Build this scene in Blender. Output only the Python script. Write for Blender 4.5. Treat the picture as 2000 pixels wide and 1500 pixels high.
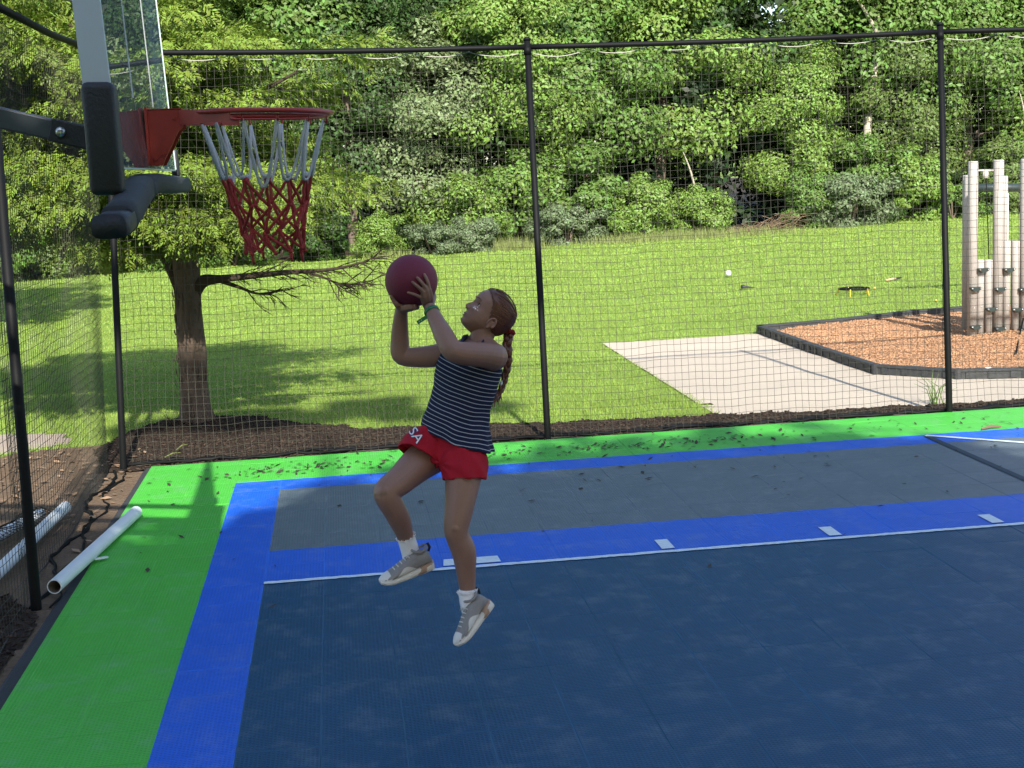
import bpy, bmesh, math, random
import numpy as np
from mathutils import Vector, Matrix
from mathutils.bvhtree import BVHTree

for o in list(bpy.data.objects): bpy.data.objects.remove(o)
S = bpy.context.scene
C = S.collection
random.seed(7); RNG = np.random.default_rng(7)
PI = math.pi

# ------------------------------------------------------------------ camera
CAMP = Vector((0.4763, -6.9294, 2.0295)); FPX = 2732.5
YAW, PITCH, ROLL = 0.119083, 0.154414, -0.044950
fw = Vector((math.sin(YAW)*math.cos(PITCH), math.cos(YAW)*math.cos(PITCH), -math.sin(PITCH)))
rt = Vector((math.cos(YAW), -math.sin(YAW), 0.0)); up = rt.cross(fw)
RT = rt*math.cos(ROLL) + up*math.sin(ROLL); UP = -rt*math.sin(ROLL) + up*math.cos(ROLL); FW = fw
cam = bpy.data.cameras.new('camera'); co = bpy.data.objects.new('camera', cam); C.objects.link(co)
m = Matrix((RT, UP, -FW)).transposed().to_4x4(); m.translation = CAMP
co.matrix_world = m
cam.sensor_width = 36; cam.lens = 36*FPX/2000; cam.clip_end = 2000; cam.clip_start = 0.05
S.camera = co
# ------------------------------------------------------------------ light
SUN_AZ = Vector((0.08, -1.0)).normalized(); SUN_EL = math.radians(35)
sd = Vector((SUN_AZ.x*math.cos(SUN_EL), SUN_AZ.y*math.cos(SUN_EL), math.sin(SUN_EL)))
W = bpy.data.worlds.new('World'); S.world = W; W.use_nodes = True
nt = W.node_tree; bg = nt.nodes['Background']
sk = nt.nodes.new('ShaderNodeTexSky'); sk.sky_type = 'NISHITA'; sk.sun_disc = False
sk.sun_elevation = SUN_EL; sk.sun_rotation = math.atan2(sd.x, sd.y)
sk.air_density = 1.0; sk.dust_density = 1.0
nt.links.new(sk.outputs[0], bg.inputs[0]); bg.inputs[1].default_value = 0.15
sl = bpy.data.lights.new('sun', 'SUN'); sl.energy = 4.5; sl.angle = math.radians(0.55); sl.color = (1.0, 0.945, 0.84)
so = bpy.data.objects.new('sun', sl); C.objects.link(so)
so.rotation_euler = sd.to_track_quat('Z', 'Y').to_euler()
S.view_settings.view_transform = 'Standard'; S.view_settings.look = 'None'
S.view_settings.exposure = 1.1; S.view_settings.gamma = 1.0; S.view_settings.use_curve_mapping = False
S.render.engine = 'CYCLES'
S.cycles.max_bounces = 8; S.cycles.transparent_max_bounces = 12

# ------------------------------------------------------------------ pixel helpers (2000x1500 photograph)
def ray(px, py): return (FW + RT*((px-1000)/FPX) - UP*((py-750)/FPX))
def gr(px, py, z=0.0):
    d = ray(px, py); t = (z-CAMP.z)/d.z; return CAMP + d*t
def atY(px, py, Y):
    d = ray(px, py); t = (Y-CAMP.y)/d.y; return CAMP + d*t
def atX(px, py, X):
    d = ray(px, py); t = (X-CAMP.x)/d.x; return CAMP + d*t
def atD(px, py, D): return CAMP + ray(px, py)*D
def proj(p):
    v = Vector(p)-CAMP; d = v.dot(FW)
    return (1000+FPX*v.dot(RT)/d, 750-FPX*v.dot(UP)/d, d)

# ------------------------------------------------------------------ object helpers
def link(o, parent=None):
    C.objects.link(o)
    if parent is not None: o.parent = parent
    return o
def tag(o, label=None, cat=None, group=None, kind=None):
    if label: o['label'] = label
    if cat: o['category'] = cat
    if group: o['group'] = group
    if kind: o['kind'] = kind
    return o
def empty(name, loc=(0,0,0), **k):
    o = bpy.data.objects.new(name, None); o.location = loc; o.empty_display_size = .1
    link(o); tag(o, **k); return o
def newobj(name, me, parent=None):
    o = bpy.data.objects.new(name, me)
    link(o, parent)
    if parent is not None:
        # part meshes are written in world space; undo the place of the thing's Empty
        if parent.parent is None: o.matrix_parent_inverse = Matrix.Translation(-Vector(parent.location))
    return o
class MB:
    def __init__(s): s.v=[]; s.f=[]; s.uv=None
    def add(s, vs, fs):
        n=len(s.v); s.v += [tuple(v) for v in vs]; s.f += [tuple(i+n for i in f) for f in fs]
    def box(s, c, h, M=None, bev=0.0):
        vs=[]
        for x in(-1,1):
            for y in(-1,1):
                for z in(-1,1):
                    v=Vector((x*h[0],y*h[1],z*h[2]))
                    if M is not None: v=M@v
                    vs.append(v+Vector(c))
        s.add(vs,[(0,1,3,2),(4,6,7,5),(0,4,5,1),(2,3,7,6),(0,2,6,4),(1,5,7,3)])
    def tube(s, pts, rad, n=10, caps=True, closed=False, flat=None):
        pts=[Vector(p) for p in pts]; N=len(pts)
        if not hasattr(rad,'__len__'): rad=[rad]*N
        T=[]
        for i in range(N):
            if closed: t=pts[(i+1)%N]-pts[i-1]
            else: t=pts[min(i+1,N-1)]-pts[max(i-1,0)]
            T.append(t.normalized() if t.length>1e-9 else Vector((0,0,1)))
        a=Vector((0,0,1)) if abs(T[0].z)<.9 else Vector((1,0,0))
        U=(a-T[0]*a.dot(T[0])).normalized(); vs=[]
        for i in range(N):
            U=(U-T[i]*U.dot(T[i])).normalized(); V=T[i].cross(U)
            for k in range(n):
                a=2*PI*k/n; vs.append(pts[i]+(U*math.cos(a)+V*math.sin(a)*(flat or 1))*rad[i])
        fs=[]
        for i in range(N if closed else N-1):
            j=(i+1)%N
            for k in range(n):
                l=(k+1)%n; fs.append((i*n+k,i*n+l,j*n+l,j*n+k))
        if caps and not closed:
            fs.append(tuple(range(n-1,-1,-1))); fs.append(tuple((N-1)*n+k for k in range(n)))
        s.add(vs,fs)
    def limb(s, pts, rad, n=16, sub=4):
        """smooth tapered closed tube with rounded ends"""
        P=[Vector(p) for p in pts]; q=[]; r=[]
        N=len(P)
        for i in range(N-1):
            p0=P[max(i-1,0)];p1=P[i];p2=P[i+1];p3=P[min(i+2,N-1)]
            r0=rad[max(i-1,0)];r1=rad[i];r2=rad[i+1];r3=rad[min(i+2,N-1)]
            for k in range(sub):
                t=k/sub
                h=lambda a,b,c,d: 0.5*((2*b)+(c-a)*t+(2*a-5*b+4*c-d)*t*t+(3*b-a-3*c+d)*t**3)
                q.append(Vector([h(p0[j],p1[j],p2[j],p3[j]) for j in range(3)])); r.append(h(r0,r1,r2,r3))
        q.append(P[-1]); r.append(rad[-1])
        d0=(q[0]-q[1]).normalized(); d1=(q[-1]-q[-2]).normalized()
        pre=[(q[0]+d0*r[0]*math.sin(a),r[0]*math.cos(a)) for a in (1.35,1.0,.6,.3)]
        post=[(q[-1]+d1*r[-1]*math.sin(a),r[-1]*math.cos(a)) for a in (.3,.6,1.0,1.35)]
        s.tube([p for p,_ in pre]+q+[p for p,_ in post],[a for _,a in pre]+r+[a for _,a in post],n)
    def loft(s, rings, caps=True):
        n=len(rings[0]); b=len(s.v)
        for r in rings: s.v += [tuple(v) for v in r]
        for i in range(len(rings)-1):
            for k in range(n):
                l=(k+1)%n; s.f.append((b+i*n+k,b+i*n+l,b+(i+1)*n+l,b+(i+1)*n+k))
        if caps:
            s.f.append(tuple(b+k for k in range(n-1,-1,-1))); s.f.append(tuple(b+(len(rings)-1)*n+k for k in range(n)))
    def ball(s, c, r, nu=16, nv=10, M=None):
        rings=[]
        if not hasattr(r,'__len__'): r=(r,r,r)
        for i in range(nv+1):
            th=PI*(i/nv)*.998+.003
            ring=[]
            for k in range(nu):
                a=2*PI*k/nu; v=Vector((r[0]*math.sin(th)*math.cos(a),r[1]*math.sin(th)*math.sin(a),-r[2]*math.cos(th)))
                if M is not None: v=M@v
                ring.append(v+Vector(c))
            rings.append(ring)
        s.loft(rings)
    def mesh(s, name, mat, smooth=False):
        me=bpy.data.meshes.new(name); me.from_pydata(s.v,[],s.f); me.materials.append(mat)
        if smooth: me.polygons.foreach_set('use_smooth',[True]*len(me.polygons))
        me.update(); return me
    def build(s, name, mat, parent=None, smooth=False, label=None, kind=None):
        o=newobj(name,s.mesh(name,mat,smooth),parent)
        tag(o,label=label,kind=kind); return o
def fast_mesh(name, V, F, mat, nper):
    """V (n,3) array, F (m,nper) array"""
    me=bpy.data.meshes.new(name); V=np.ascontiguousarray(V,dtype=np.float32); F=np.ascontiguousarray(F,dtype=np.int32)
    me.vertices.add(len(V)); me.vertices.foreach_set('co',V.ravel())
    me.loops.add(F.size); me.loops.foreach_set('vertex_index',F.ravel())
    me.polygons.add(len(F)); me.polygons.foreach_set('loop_start',np.arange(len(F),dtype=np.int32)*nper)
    me.polygons.foreach_set('loop_total',np.full(len(F),nper,dtype=np.int32))
    me.materials.append(mat); me.update(calc_edges=True); me.validate(); return me

# ------------------------------------------------------------------ materials
def pmat(name, col, rough=.6, var=.15, scale=6.0, spec=.5, bump=0.0, bscale=60.0, metal=0.0, trans=0.0, island=0.0, coord='pos', scale2=None, var2=0.0, coat=0.0, hue=0.0, stretch=None):
    mt=bpy.data.materials.new(name); mt.use_nodes=True; t=mt.node_tree; N=t.nodes; L=t.links
    b=N['Principled BSDF']; b.inputs['Roughness'].default_value=rough; b.inputs['Metallic'].default_value=metal
    b.inputs['Specular IOR Level'].default_value=spec
    if coat: b.inputs['Coat Weight'].default_value=coat; b.inputs['Coat Roughness'].default_value=.15
    if coord=='pos': src=N.new('ShaderNodeNewGeometry').outputs['Position']
    else: src=N.new('ShaderNodeTexCoord').outputs['Object']
    if stretch:
        mp=N.new('ShaderNodeMapping'); mp.inputs['Scale'].default_value=stretch; L.new(src,mp.inputs[0]); src=mp.outputs[0]
    def noise(sc,det=4.0):
        n=N.new('ShaderNodeTexNoise'); n.inputs['Scale'].default_value=sc; n.inputs['Detail'].default_value=det; L.new(src,n.inputs['Vector']); return n.outputs['Fac']
    def math_(op,a,bb=None):
        n=N.new('ShaderNodeMath'); n.operation=op
        for i,x in enumerate((a,bb)):
            if x is None: continue
            if isinstance(x,(int,float)): n.inputs[i].default_value=x
            else: L.new(x,n.inputs[i])
        return n.outputs[0]
    fac=math_('MULTIPLY',math_('SUBTRACT',noise(scale),.5),2.2*var)
    if var2: fac=math_('ADD',fac,math_('MULTIPLY',math_('SUBTRACT',noise(scale2),.5),2.2*var2))
    isl=None
    if island:
        g=N.new('ShaderNodeNewGeometry'); isl=g.outputs['Random Per Island']
        fac=math_('ADD',fac,math_('MULTIPLY',math_('SUBTRACT',isl,.5),2*island))
    val=math_('MAXIMUM',math_('ADD',fac,1.0),.05)
    hs=N.new('ShaderNodeHueSaturation'); hs.inputs['Color'].default_value=(*col,1); L.new(val,hs.inputs['Value'])
    if hue:
        L.new(math_('ADD',math_('MULTIPLY',math_('SUBTRACT',isl if isl is not None else noise(scale*1.7),.5),hue),.5),hs.inputs['Hue'])
    L.new(hs.outputs[0],b.inputs['Base Color'])
    if bump:
        bp=N.new('ShaderNodeBump'); bp.inputs['Strength'].default_value=1; bp.inputs['Distance'].default_value=bump
        L.new(noise(bscale,6.0),bp.inputs['Height']); L.new(bp.outputs[0],b.inputs['Normal'])
    if trans:
        tr=N.new('ShaderNodeBsdfTranslucent'); L.new(hs.outputs[0],tr.inputs[0])
        mx=N.new('ShaderNodeMixShader'); mx.inputs[0].default_value=trans
        L.new(b.outputs[0],mx.inputs[1]); L.new(tr.outputs[0],mx.inputs[2]); L.new(mx.outputs[0],N['Material Output'].inputs[0])
    return mt

def court_mat(name, col, dust=.30, rough=.42):
    mt=pmat(name,col,rough,.10,2.5,spec=.25,var2=.10,scale2=22.0)
    t=mt.node_tree; N=t.nodes; L=t.links; b=N['Principled BSDF']
    g=N.new('ShaderNodeNewGeometry'); sp=N.new('ShaderNodeSeparateXYZ'); L.new(g.outputs['Position'],sp.inputs[0])
    hs=[]
    for ax in (0,1):
        mu=N.new('ShaderNodeMath'); mu.operation='MULTIPLY'; mu.inputs[1].default_value=2*PI/.0155; L.new(sp.outputs[ax],mu.inputs[0])
        si=N.new('ShaderNodeMath'); si.operation='SINE'; L.new(mu.outputs[0],si.inputs[0]); hs.append(si.outputs[0])
    mxx=N.new('ShaderNodeMath'); mxx.operation='MAXIMUM'; L.new(hs[0],mxx.inputs[0]); L.new(hs[1],mxx.inputs[1])
    bp=N.new('ShaderNodeBump'); bp.inputs['Strength'].default_value=.5; bp.inputs['Distance'].default_value=.0012; L.new(mxx.outputs[0],bp.inputs['Height'])
    L.new(bp.outputs[0],b.inputs['Normal'])
    # dusty scuffs that belong to the surface
    old=b.inputs['Base Color'].links[0].from_socket
    n1=N.new('ShaderNodeTexNoise'); n1.inputs['Scale'].default_value=5.5; n1.inputs['Detail'].default_value=8; n1.inputs['Roughness'].default_value=.68
    L.new(g.outputs['Position'],n1.inputs['Vector'])
    rp=N.new('ShaderNodeValToRGB'); rp.color_ramp.elements[0].position=.50; rp.color_ramp.elements[1].position=.82
    rp.color_ramp.elements[1].color=(dust,dust,dust,1); L.new(n1.outputs['Fac'],rp.inputs[0])
    mx=N.new('ShaderNodeMix'); mx.data_type='RGBA'; L.new(rp.outputs[0],mx.inputs[0]); L.new(old,mx.inputs[6])
    mx.inputs[7].default_value=(.30,.33,.36,1)
    # shade in the holes of the open grid, painted into the colour
    mr=N.new('ShaderNodeMapRange'); mr.inputs[1].default_value=-1; mr.inputs[2].default_value=.6; mr.inputs[3].default_value=.72; mr.inputs[4].default_value=1.04; L.new(mxx.outputs[0],mr.inputs[0])
    vm=N.new('ShaderNodeVectorMath'); vm.operation='SCALE'; L.new(mx.outputs[2],vm.inputs[0]); L.new(mr.outputs[0],vm.inputs['Scale'])
    L.new(vm.outputs[0],b.inputs['Base Color'])
    return mt
M={}
M['green']=court_mat('court_green',(.075,.44,.055))
M['blue']=court_mat('court_blue',(.014,.115,.60))
M['navy']=court_mat('court_navy',(.005,.060,.138))
M['grey']=court_mat('court_grey',(.112,.148,.175))
for k_,c_ in (('green',(.085,.43,.06)),('blue',(.030,.15,.64)),('navy',(.030,.100,.180)),('grey',(.13,.17,.20))): M[k_+'_edge']=pmat('worn_%s_tile_edge'%k_,c_,.6,.35,3.0,spec=.2)
M['slab']=pmat('dark_rubber_base',(.028,.030,.034),.85,.3,9,bump=.004,bscale=90)
M['paint']=pmat('white_court_paint',(.62,.70,.74),.6,.18,40,bump=.001,bscale=200)
M['navyline']=pmat('navy_court_paint',(.012,.03,.05),.6,.1,30)
M['lawn']=pmat('lawn_soil_and_turf',(.18,.26,.055),.95,.22,.8,spec=.1,bump=.02,bscale=45,var2=.28,scale2=30.0)
M['grass']=pmat('grass_blade',(.272,.380,.078),.6,.30,.55,spec=.15,trans=.35,island=.16,var2=.22,scale2=2.2,hue=.04)
M['mulch']=pmat('dark_mulch',(.040,.028,.021),.95,.45,14,spec=.15,bump=.03,bscale=60,var2=.4,scale2=70)
M['chip']=pmat('bark_chip',(.042,.030,.022),.95,.3,20,spec=.15,island=.65)
M['dirt']=pmat('bare_dirt',(.15,.105,.07),.95,.3,4,spec=.1,bump=.02,bscale=40,var2=.35,scale2=50)
M['gravel']=pmat('pale_gravel',(.50,.43,.345),.95,.10,1.2,spec=.1,bump=.012,bscale=70,var2=.20,scale2=90)
M['path']=pmat('worn_path',(.36,.30,.25),.95,.15,2,spec=.1,bump=.012,bscale=60,var2=.25,scale2=60)
M['woodchip']=pmat('orange_wood_chip',(.36,.200,.110),.9,.12,2.0,spec=.15,bump=.05,bscale=26,var2=.35,scale2=30)
M['woodchip1']=pmat('orange_wood_chip_piece',(.42,.24,.135),.9,.1,2,spec=.15,island=.25)
M['black']=pmat('black_powder_coat',(.0045,.005,.0055),.6,.2,20,spec=.15)
M['net']=pmat('net_twine',(.068,.067,.055),.85,.15,8,spec=.1)
M['cord']=pmat('white_rope',(.46,.44,.39),.8,.1,30)
M['pvc']=pmat('white_pvc',(.66,.70,.72),.38,.06,6,spec=.5,var2=.05,scale2=50)
M['pvcin']=pmat('pipe_inside',(.20,.17,.13),.8,.2,10)
M['bark']=pmat('cedar_bark',(.110,.082,.064),.95,.3,7,spec=.1,bump=.04,bscale=16,var2=.35,scale2=40,stretch=(1,1,.22))
M['twig']=pmat('dark_twig',(.05,.038,.028),.95,.2,9,spec=.1)
M['cedar']=pmat('cedar_spray',(.165,.235,.034),.55,.20,1.1,spec=.25,trans=.18,island=.35,hue=.04)
M['edge']=pmat('black_plastic_edging',(.035,.038,.042),.6,.25,8,bump=.003,bscale=60)
M['log']=pmat('grey_plastic_log',(.40,.370,.345),.6,.08,4,bump=.002,bscale=90,var2=.06,scale2=30)
M['hold']=pmat('dark_green_plastic',(.022,.035,.034),.45,.1,10)
M['bolt']=pmat('bolt_steel',(.55,.55,.53),.3,.05,20,metal=.9)
M['red']=pmat('rim_red',(.36,.035,.022),.42,.14,14,var2=.15,scale2=60)
M['frame']=pmat('grey_frame_paint',(.56,.61,.67),.38,.05,5)
M['pad']=pmat('black_rubber_pad',(.016,.017,.020),.55,.2,7,bump=.002,bscale=120)
M['foam']=pmat('grey_foam_pad',(.026,.028,.030),.75,.25,9,bump=.003,bscale=70)
M['arm']=pmat('grey_steel_arm',(.052,.062,.072),.42,.12,5)
M['netw']=pmat('white_net_cord',(.47,.48,.48),.85,.12,50)
M['netr']=pmat('red_net_cord',(.33,.030,.028),.85,.15,50)
M['ball']=pmat('red_rubber_ball',(.150,.012,.036),.58,.16,9,spec=.4,bump=.0022,bscale=420,coord='obj',var2=.07,scale2=90)
M['litter']=pmat('dry_leaf_litter',(.030,.024,.014),.8,.2,20,island=.6)
glass=bpy.data.materials.new('clear_board_glass'); glass.use_nodes=True
gn=glass.node_tree; gb=gn.nodes['Principled BSDF']; tb=gn.nodes.new('ShaderNodeBsdfTransparent'); tb.inputs[0].default_value=(.94,.96,.96,1)
gl=gn.nodes.new('ShaderNodeBsdfGlossy'); gl.inputs['Roughness'].default_value=.0; gl.inputs[0].default_value=(.9,.95,1,1)
fr=gn.nodes.new('ShaderNodeFresnel'); fr.inputs[0].default_value=1.45
mxs=gn.nodes.new('ShaderNodeMixShader'); gn.links.new(fr.outputs[0],mxs.inputs[0]); gn.links.new(tb.outputs[0],mxs.inputs[1]); gn.links.new(gl.outputs[0],mxs.inputs[2])
df=gn.nodes.new('ShaderNodeBsdfDiffuse'); df.inputs[0].default_value=(.75,.82,.82,1); mx2=gn.nodes.new('ShaderNodeMixShader'); mx2.inputs[0].default_value=.035; gn.links.new(mxs.outputs[0],mx2.inputs[1]); gn.links.new(df.outputs[0],mx2.inputs[2]); gn.links.new(mx2.outputs[0],gn.nodes['Material Output'].inputs[0]); M['glass']=glass

# ================================================================== SETTING
T=.3048
X0=-.957; YF=3.24
# ground sheet
def grid_sheet(name, x0,x1,y0,y1,nx,ny,zf,mat,inside=None):
    xs=np.linspace(x0,x1,nx); ys=np.linspace(y0,y1,ny); X,Y=np.meshgrid(xs,ys)
    Z=zf(X,Y); V=np.stack([X.ravel(),Y.ravel(),Z.ravel()],1)
    i=np.arange(nx-1)[None,:]+nx*np.arange(ny-1)[:,None]; i=i.ravel()
    F=np.stack([i,i+1,i+1+nx,i+nx],1)
    if inside is not None:
        cx=V[F,0].mean(1); cy=V[F,1].mean(1); F=F[inside(cx,cy)]
        u=np.unique(F); mp=-np.ones(len(V),int); mp[u]=np.arange(len(u)); V=V[u]; F=mp[F]
    me=fast_mesh(name,V,F,mat,4); me.polygons.foreach_set('use_smooth',[True]*len(me.polygons))
    o=newobj(name,me); tag(o,kind='structure'); return o
def inpoly(poly):
    P=np.array(poly,float)
    def f(x,y):
        r=np.zeros(x.shape,bool); n=len(P)
        for i in range(n):
            a=P[i]; b=P[(i+1)%n]
            c=((a[1]>y)!=(b[1]>y)); xx=(b[0]-a[0])*(y-a[1])/((b[1]-a[1])+1e-12)+a[0]
            r^=c&(x<xx)
        return r
    return f
def wav(X,Y,amp,s,seed=0):
    r=np.random.default_rng(seed); z=0*X
    for k in range(7):
        a=r.uniform(0,6.28); q=s*r.uniform(.6,2.2); z=z+np.sin((X*math.cos(a)+Y*math.sin(a))*q+r.uniform(0,6.28))
    return z*amp/3
mb=MB(); R_=1200.
mb.add([(-R_,-R_,-.035),(R_,-R_,-.035),(R_,R_,-.035),(-R_,R_,-.035)],[(0,1,2,3)])
lawn=mb.build('lawn',M['lawn'],kind='structure')
# bare dirt and worn path to the left of the net
DIRT=[(-6,-9),(-1.0,-9),(-1.0,3.3),(-1.05,3.9),(-1.5,4.35),(-2.1,4.3),(-2.6,3.4),(-6,3.0)]
grid_sheet('dirt_strip',-6,-.95,-9,4.6,120,260,lambda X,Y:-.022+wav(X,Y,.0035,9,3),M['dirt'],inpoly([(a+.0,b) for a,b in DIRT]))
PATH=[(-9,4.3),(-2.6,4.1),(-1.75,4.55),(-1.9,5.05),(-3.0,5.3),(-9,5.6)]
grid_sheet('worn_path',-9,-1.6,4,5.7,80,30,lambda X,Y:-.027+wav(X,Y,.004,6,5),M['path'],inpoly(PATH))
# mulch strips round the court
def mulch_in(x,y):
    a=inpoly([(-1.02,3.2),(14,3.0),(14,3.50),(5,3.66),(3.3,3.86),(1.8,4.08),(.6,4.3),(.1,4.75),(-.35,5.15),(-1.0,5.2),(-1.35,4.8),(-1.5,4.1),(-1.3,3.2)])
    b=inpoly([(-1.75,-9),(-1.085,-9),(-1.085,-.1),(-1.25,.25),(-1.65,.1)])
    return a(x+wav(x,y,.03,11,8),y+wav(x,y,.04,9,9))|b(x+wav(x,y,.04,6,2),y)
def mulch_z(X,Y):
    z=-.016+wav(X,Y,.007,7,1)*.6+wav(X,Y,.006,23,4)
    z=z+.075*np.exp(-((X+.79)**2+(Y-4.76)**2)/.22)
    d=np.minimum(np.maximum(X-(-1.1),-.1)*0+1, 1); return np.maximum(z,-.02)
grid_sheet('mulch_bed',-2,14,-9,5.4,640,560,mulch_z,M['mulch'],mulch_in)
# gravel pad and wood chip bed
PAD=[(3.46,3.70),(3.42,8.72),(6.0,8.75),(7.3,9.5),(16,11),(16,3.2)]
grid_sheet('gravel_pad',3.2,16,3,11,120,90,lambda X,Y:-.024+wav(X,Y,.004,5,6),M['gravel'],lambda x,y:inpoly(PAD)(x+wav(x,y,.02,13,2),y))
CH=[gr(1484,650,-.02),gr(1592,690,-.02),gr(1711,730,-.02),gr(1870,740,-.02),gr(2000,737,-.02)]
CHIP=[(p.x,p.y) for p in CH]+[(9.5,4.35),(16,4.2),(16,11.6),(9.8,10.1),(7.43,9.40)]
def chip_z(X,Y): return .012+wav(X,Y,.012,4,12)+wav(X,Y,.006,14,13)+.05*np.exp(-((X-7.4)**2+(Y-7.0)**2)/.5)
grid_sheet('wood_chip_bed',4.9,16,4.1,11.7,260,200,chip_z,M['woodchip'],inpoly(CHIP))

# --- court base and tiles
mb=MB(); mb.add([(X0-.10,-9,-.012),(9.2,-9,-.012),(9.2,YF+.012,-.012),(X0-.035,YF+.012,-.012),(X0-.13,-9,-.03),(9.2,YF+.03,-.035),(X0-.07,YF+.03,-.035)],[(0,1,2,3),(4,0,3,6),(3,2,5,6)])
court=mb.build('court_base',M['slab'],kind='structure')
def tile_mesh(name,mat,w=T,d=T):
    g=.0002; h=(w/2-g,d/2-g); b=MB(); n=4
    for j in range(n):
        for i in range(n):
            u=[-1,-.974,.974,1][i]; v=[-1,-.974,.974,1][j]
            e=(i in(0,3)) or (j in(0,3))
            b.v.append((u*h[0],v*h[1],-.0002 if e else .0))
    b.v.append((0,0,.0008)); 
    for j in range(3):
        for i in range(3):
            q=(j*4+i,j*4+i+1,(j+1)*4+i+1,(j+1)*4+i)
            if i==1 and j==1:
                for k in range(4): b.f.append((q[k],q[(k+1)%4],16))
            else: b.f.append(q)
    per=[0,1,2,3,7,11,15,14,13,12,8,4]; nb=len(b.v)
    for k in per: b.v.append((b.v[k][0],b.v[k][1],-.011))
    for a in range(12): b.f.append((per[a],nb+a,nb+(a+1)%12,per[(a+1)%12]))
    me=b.mesh(name,mat,True); me.materials.append(M[mat.name.replace('court_','')+'_edge'])
    for p in me.polygons:
        if 16 not in p.vertices: p.material_index=1
        if any(v>16 for v in p.vertices): p.use_smooth=False
    return me
TM={}
def tcol(x,y):
    k=(y-.12*T)/T; i=x/T
    if i<-1.01 or k>8.01: return 'green'
    if i<-.01 or k>7.01: return 'blue'
    if k>2.01: return 'grey'
    if k>0.01: return 'blue'
    return 'navy'
tl=[]
for i in range(-4,30):
    for k in range(-30,11):
        x0=i*T; x1=x0+T; y0=(k+.12)*T; y1=y0+T
        x0=max(x0,X0); y1=min(y1,YF)
        if x1-x0<.02 or y1-y0<.02: continue
        xc,yc=(x0+x1)/2,(y0+y1)/2
        if xc<CAMP.x-6 : continue
        q=[proj((a,b,0)) for a,b in((x0,y0),(x1,y0),(x1,y1),(x0,y1))]
        vis=all(c[2]>.5 for c in q) and max(c[0] for c in q)>0 and min(c[0] for c in q)<2000 and max(c[1] for c in q)>0 and min(c[1] for c in q)<1500
        ar=0
        if vis:
            for a in range(4): ar+=q[a][0]*q[(a+1)%4][1]-q[(a+1)%4][0]*q[a][1]
            ar=abs(ar)/2
        tl.append((ar,xc,yc,round(x1-x0,3),round(y1-y0,3)))
tl.sort(reverse=True)
rest={}
for n,(ar,x,y,w,d) in enumerate(tl):
    c=tcol(x,y); k=(c,w,d)
    if k not in TM: TM[k]=tile_mesh('tile_'+c,M[c],w,d)
    rot=(random.gauss(0,.0011),random.gauss(0,.0011),random.gauss(0,.0006)); loc=(x,y,random.gauss(0,.0003))
    if n<300 and ar>0:
        o=bpy.data.objects.new('tile',TM[k]); C.objects.link(o); o.parent=court; o.location=loc; o.rotation_euler=rot
    else: rest.setdefault('all',[]).append((k,loc,rot))
bm=bmesh.new(); mats=[M[c+e] for c in('green','blue','grey','navy') for e in('','_edge')]
me=bpy.data.meshes.new('tile_field')
for mm in mats: me.materials.append(mm)
for k,loc,rot in rest['all']:
    n0=len(bm.faces); bm.from_mesh(TM[k]); bm.faces.ensure_lookup_table(); bm.verts.ensure_lookup_table()
    nf=len(TM[k].polygons); nv=len(TM[k].vertices)
    mx=Matrix.Translation(loc)@Matrix.Rotation(rot[0],4,'X')@Matrix.Rotation(rot[1],4,'Y')
    for v in bm.verts[-nv:]: v.co=mx@v.co
    for f in bm.faces[-nf:]: f.material_index=('green','blue','grey','navy').index(k[0])*2+f.material_index
bm.to_mesh(me); bm.free()
o=newobj('tile_field',me,court); tag(o,kind='stuff')
# painted marks
def sheet(name,poly,mat,z=.0042,parent=court,rag=0):
    b=MB(); b.add([(x,y,z) for x,y in poly],[tuple(range(len(poly)))]); return b.build(name,mat,parent)
def strip(name,pts,w,mat,z=.0042,rag=.0,n=60):
    """painted line with slightly ragged edges"""
    P=[Vector((*p,0)) for p in pts]; b=MB(); d=(P[1]-P[0]); nn=Vector((-d.y,d.x,0)).normalized(); r=random.Random(len(name)*7+int(w*1e4))
    L=[];Rr=[]
    for i in range(n+1):
        p=P[0]+d*(i/n); L.append(p+nn*(w/2+r.uniform(-rag,rag))); Rr.append(p-nn*(w/2+r.uniform(-rag,rag)))
    b.v=[(p.x,p.y,z) for p in L+Rr]; b.f=[(n+1+i,n+2+i,i+1,i) for i in range(n)]
    return b.build(name,mat,court)
strip('lane_line',[(.0,.022),(9.,.022)],.040,M['paint'],rag=.004,n=400)
sheet('lane_block',[(.915,.075),(1.215,.075),(1.21,.19),(.925,.195)],M['paint'])
for xx in (2.105,3.02,3.935): sheet('lane_mark',[(xx-.035,.075),(xx+.035,.075),(xx+.035,.255),(xx-.035,.255)],M['paint'])
strip('boundary_line',[(4.545,2.41),(4.545,-3)],.05,M['navyline'],z=.0046)
strip('arc_line',[(4.545,2.43),(5.9,1.22)],.045,M['paint'],z=.005,rag=.002)

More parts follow.
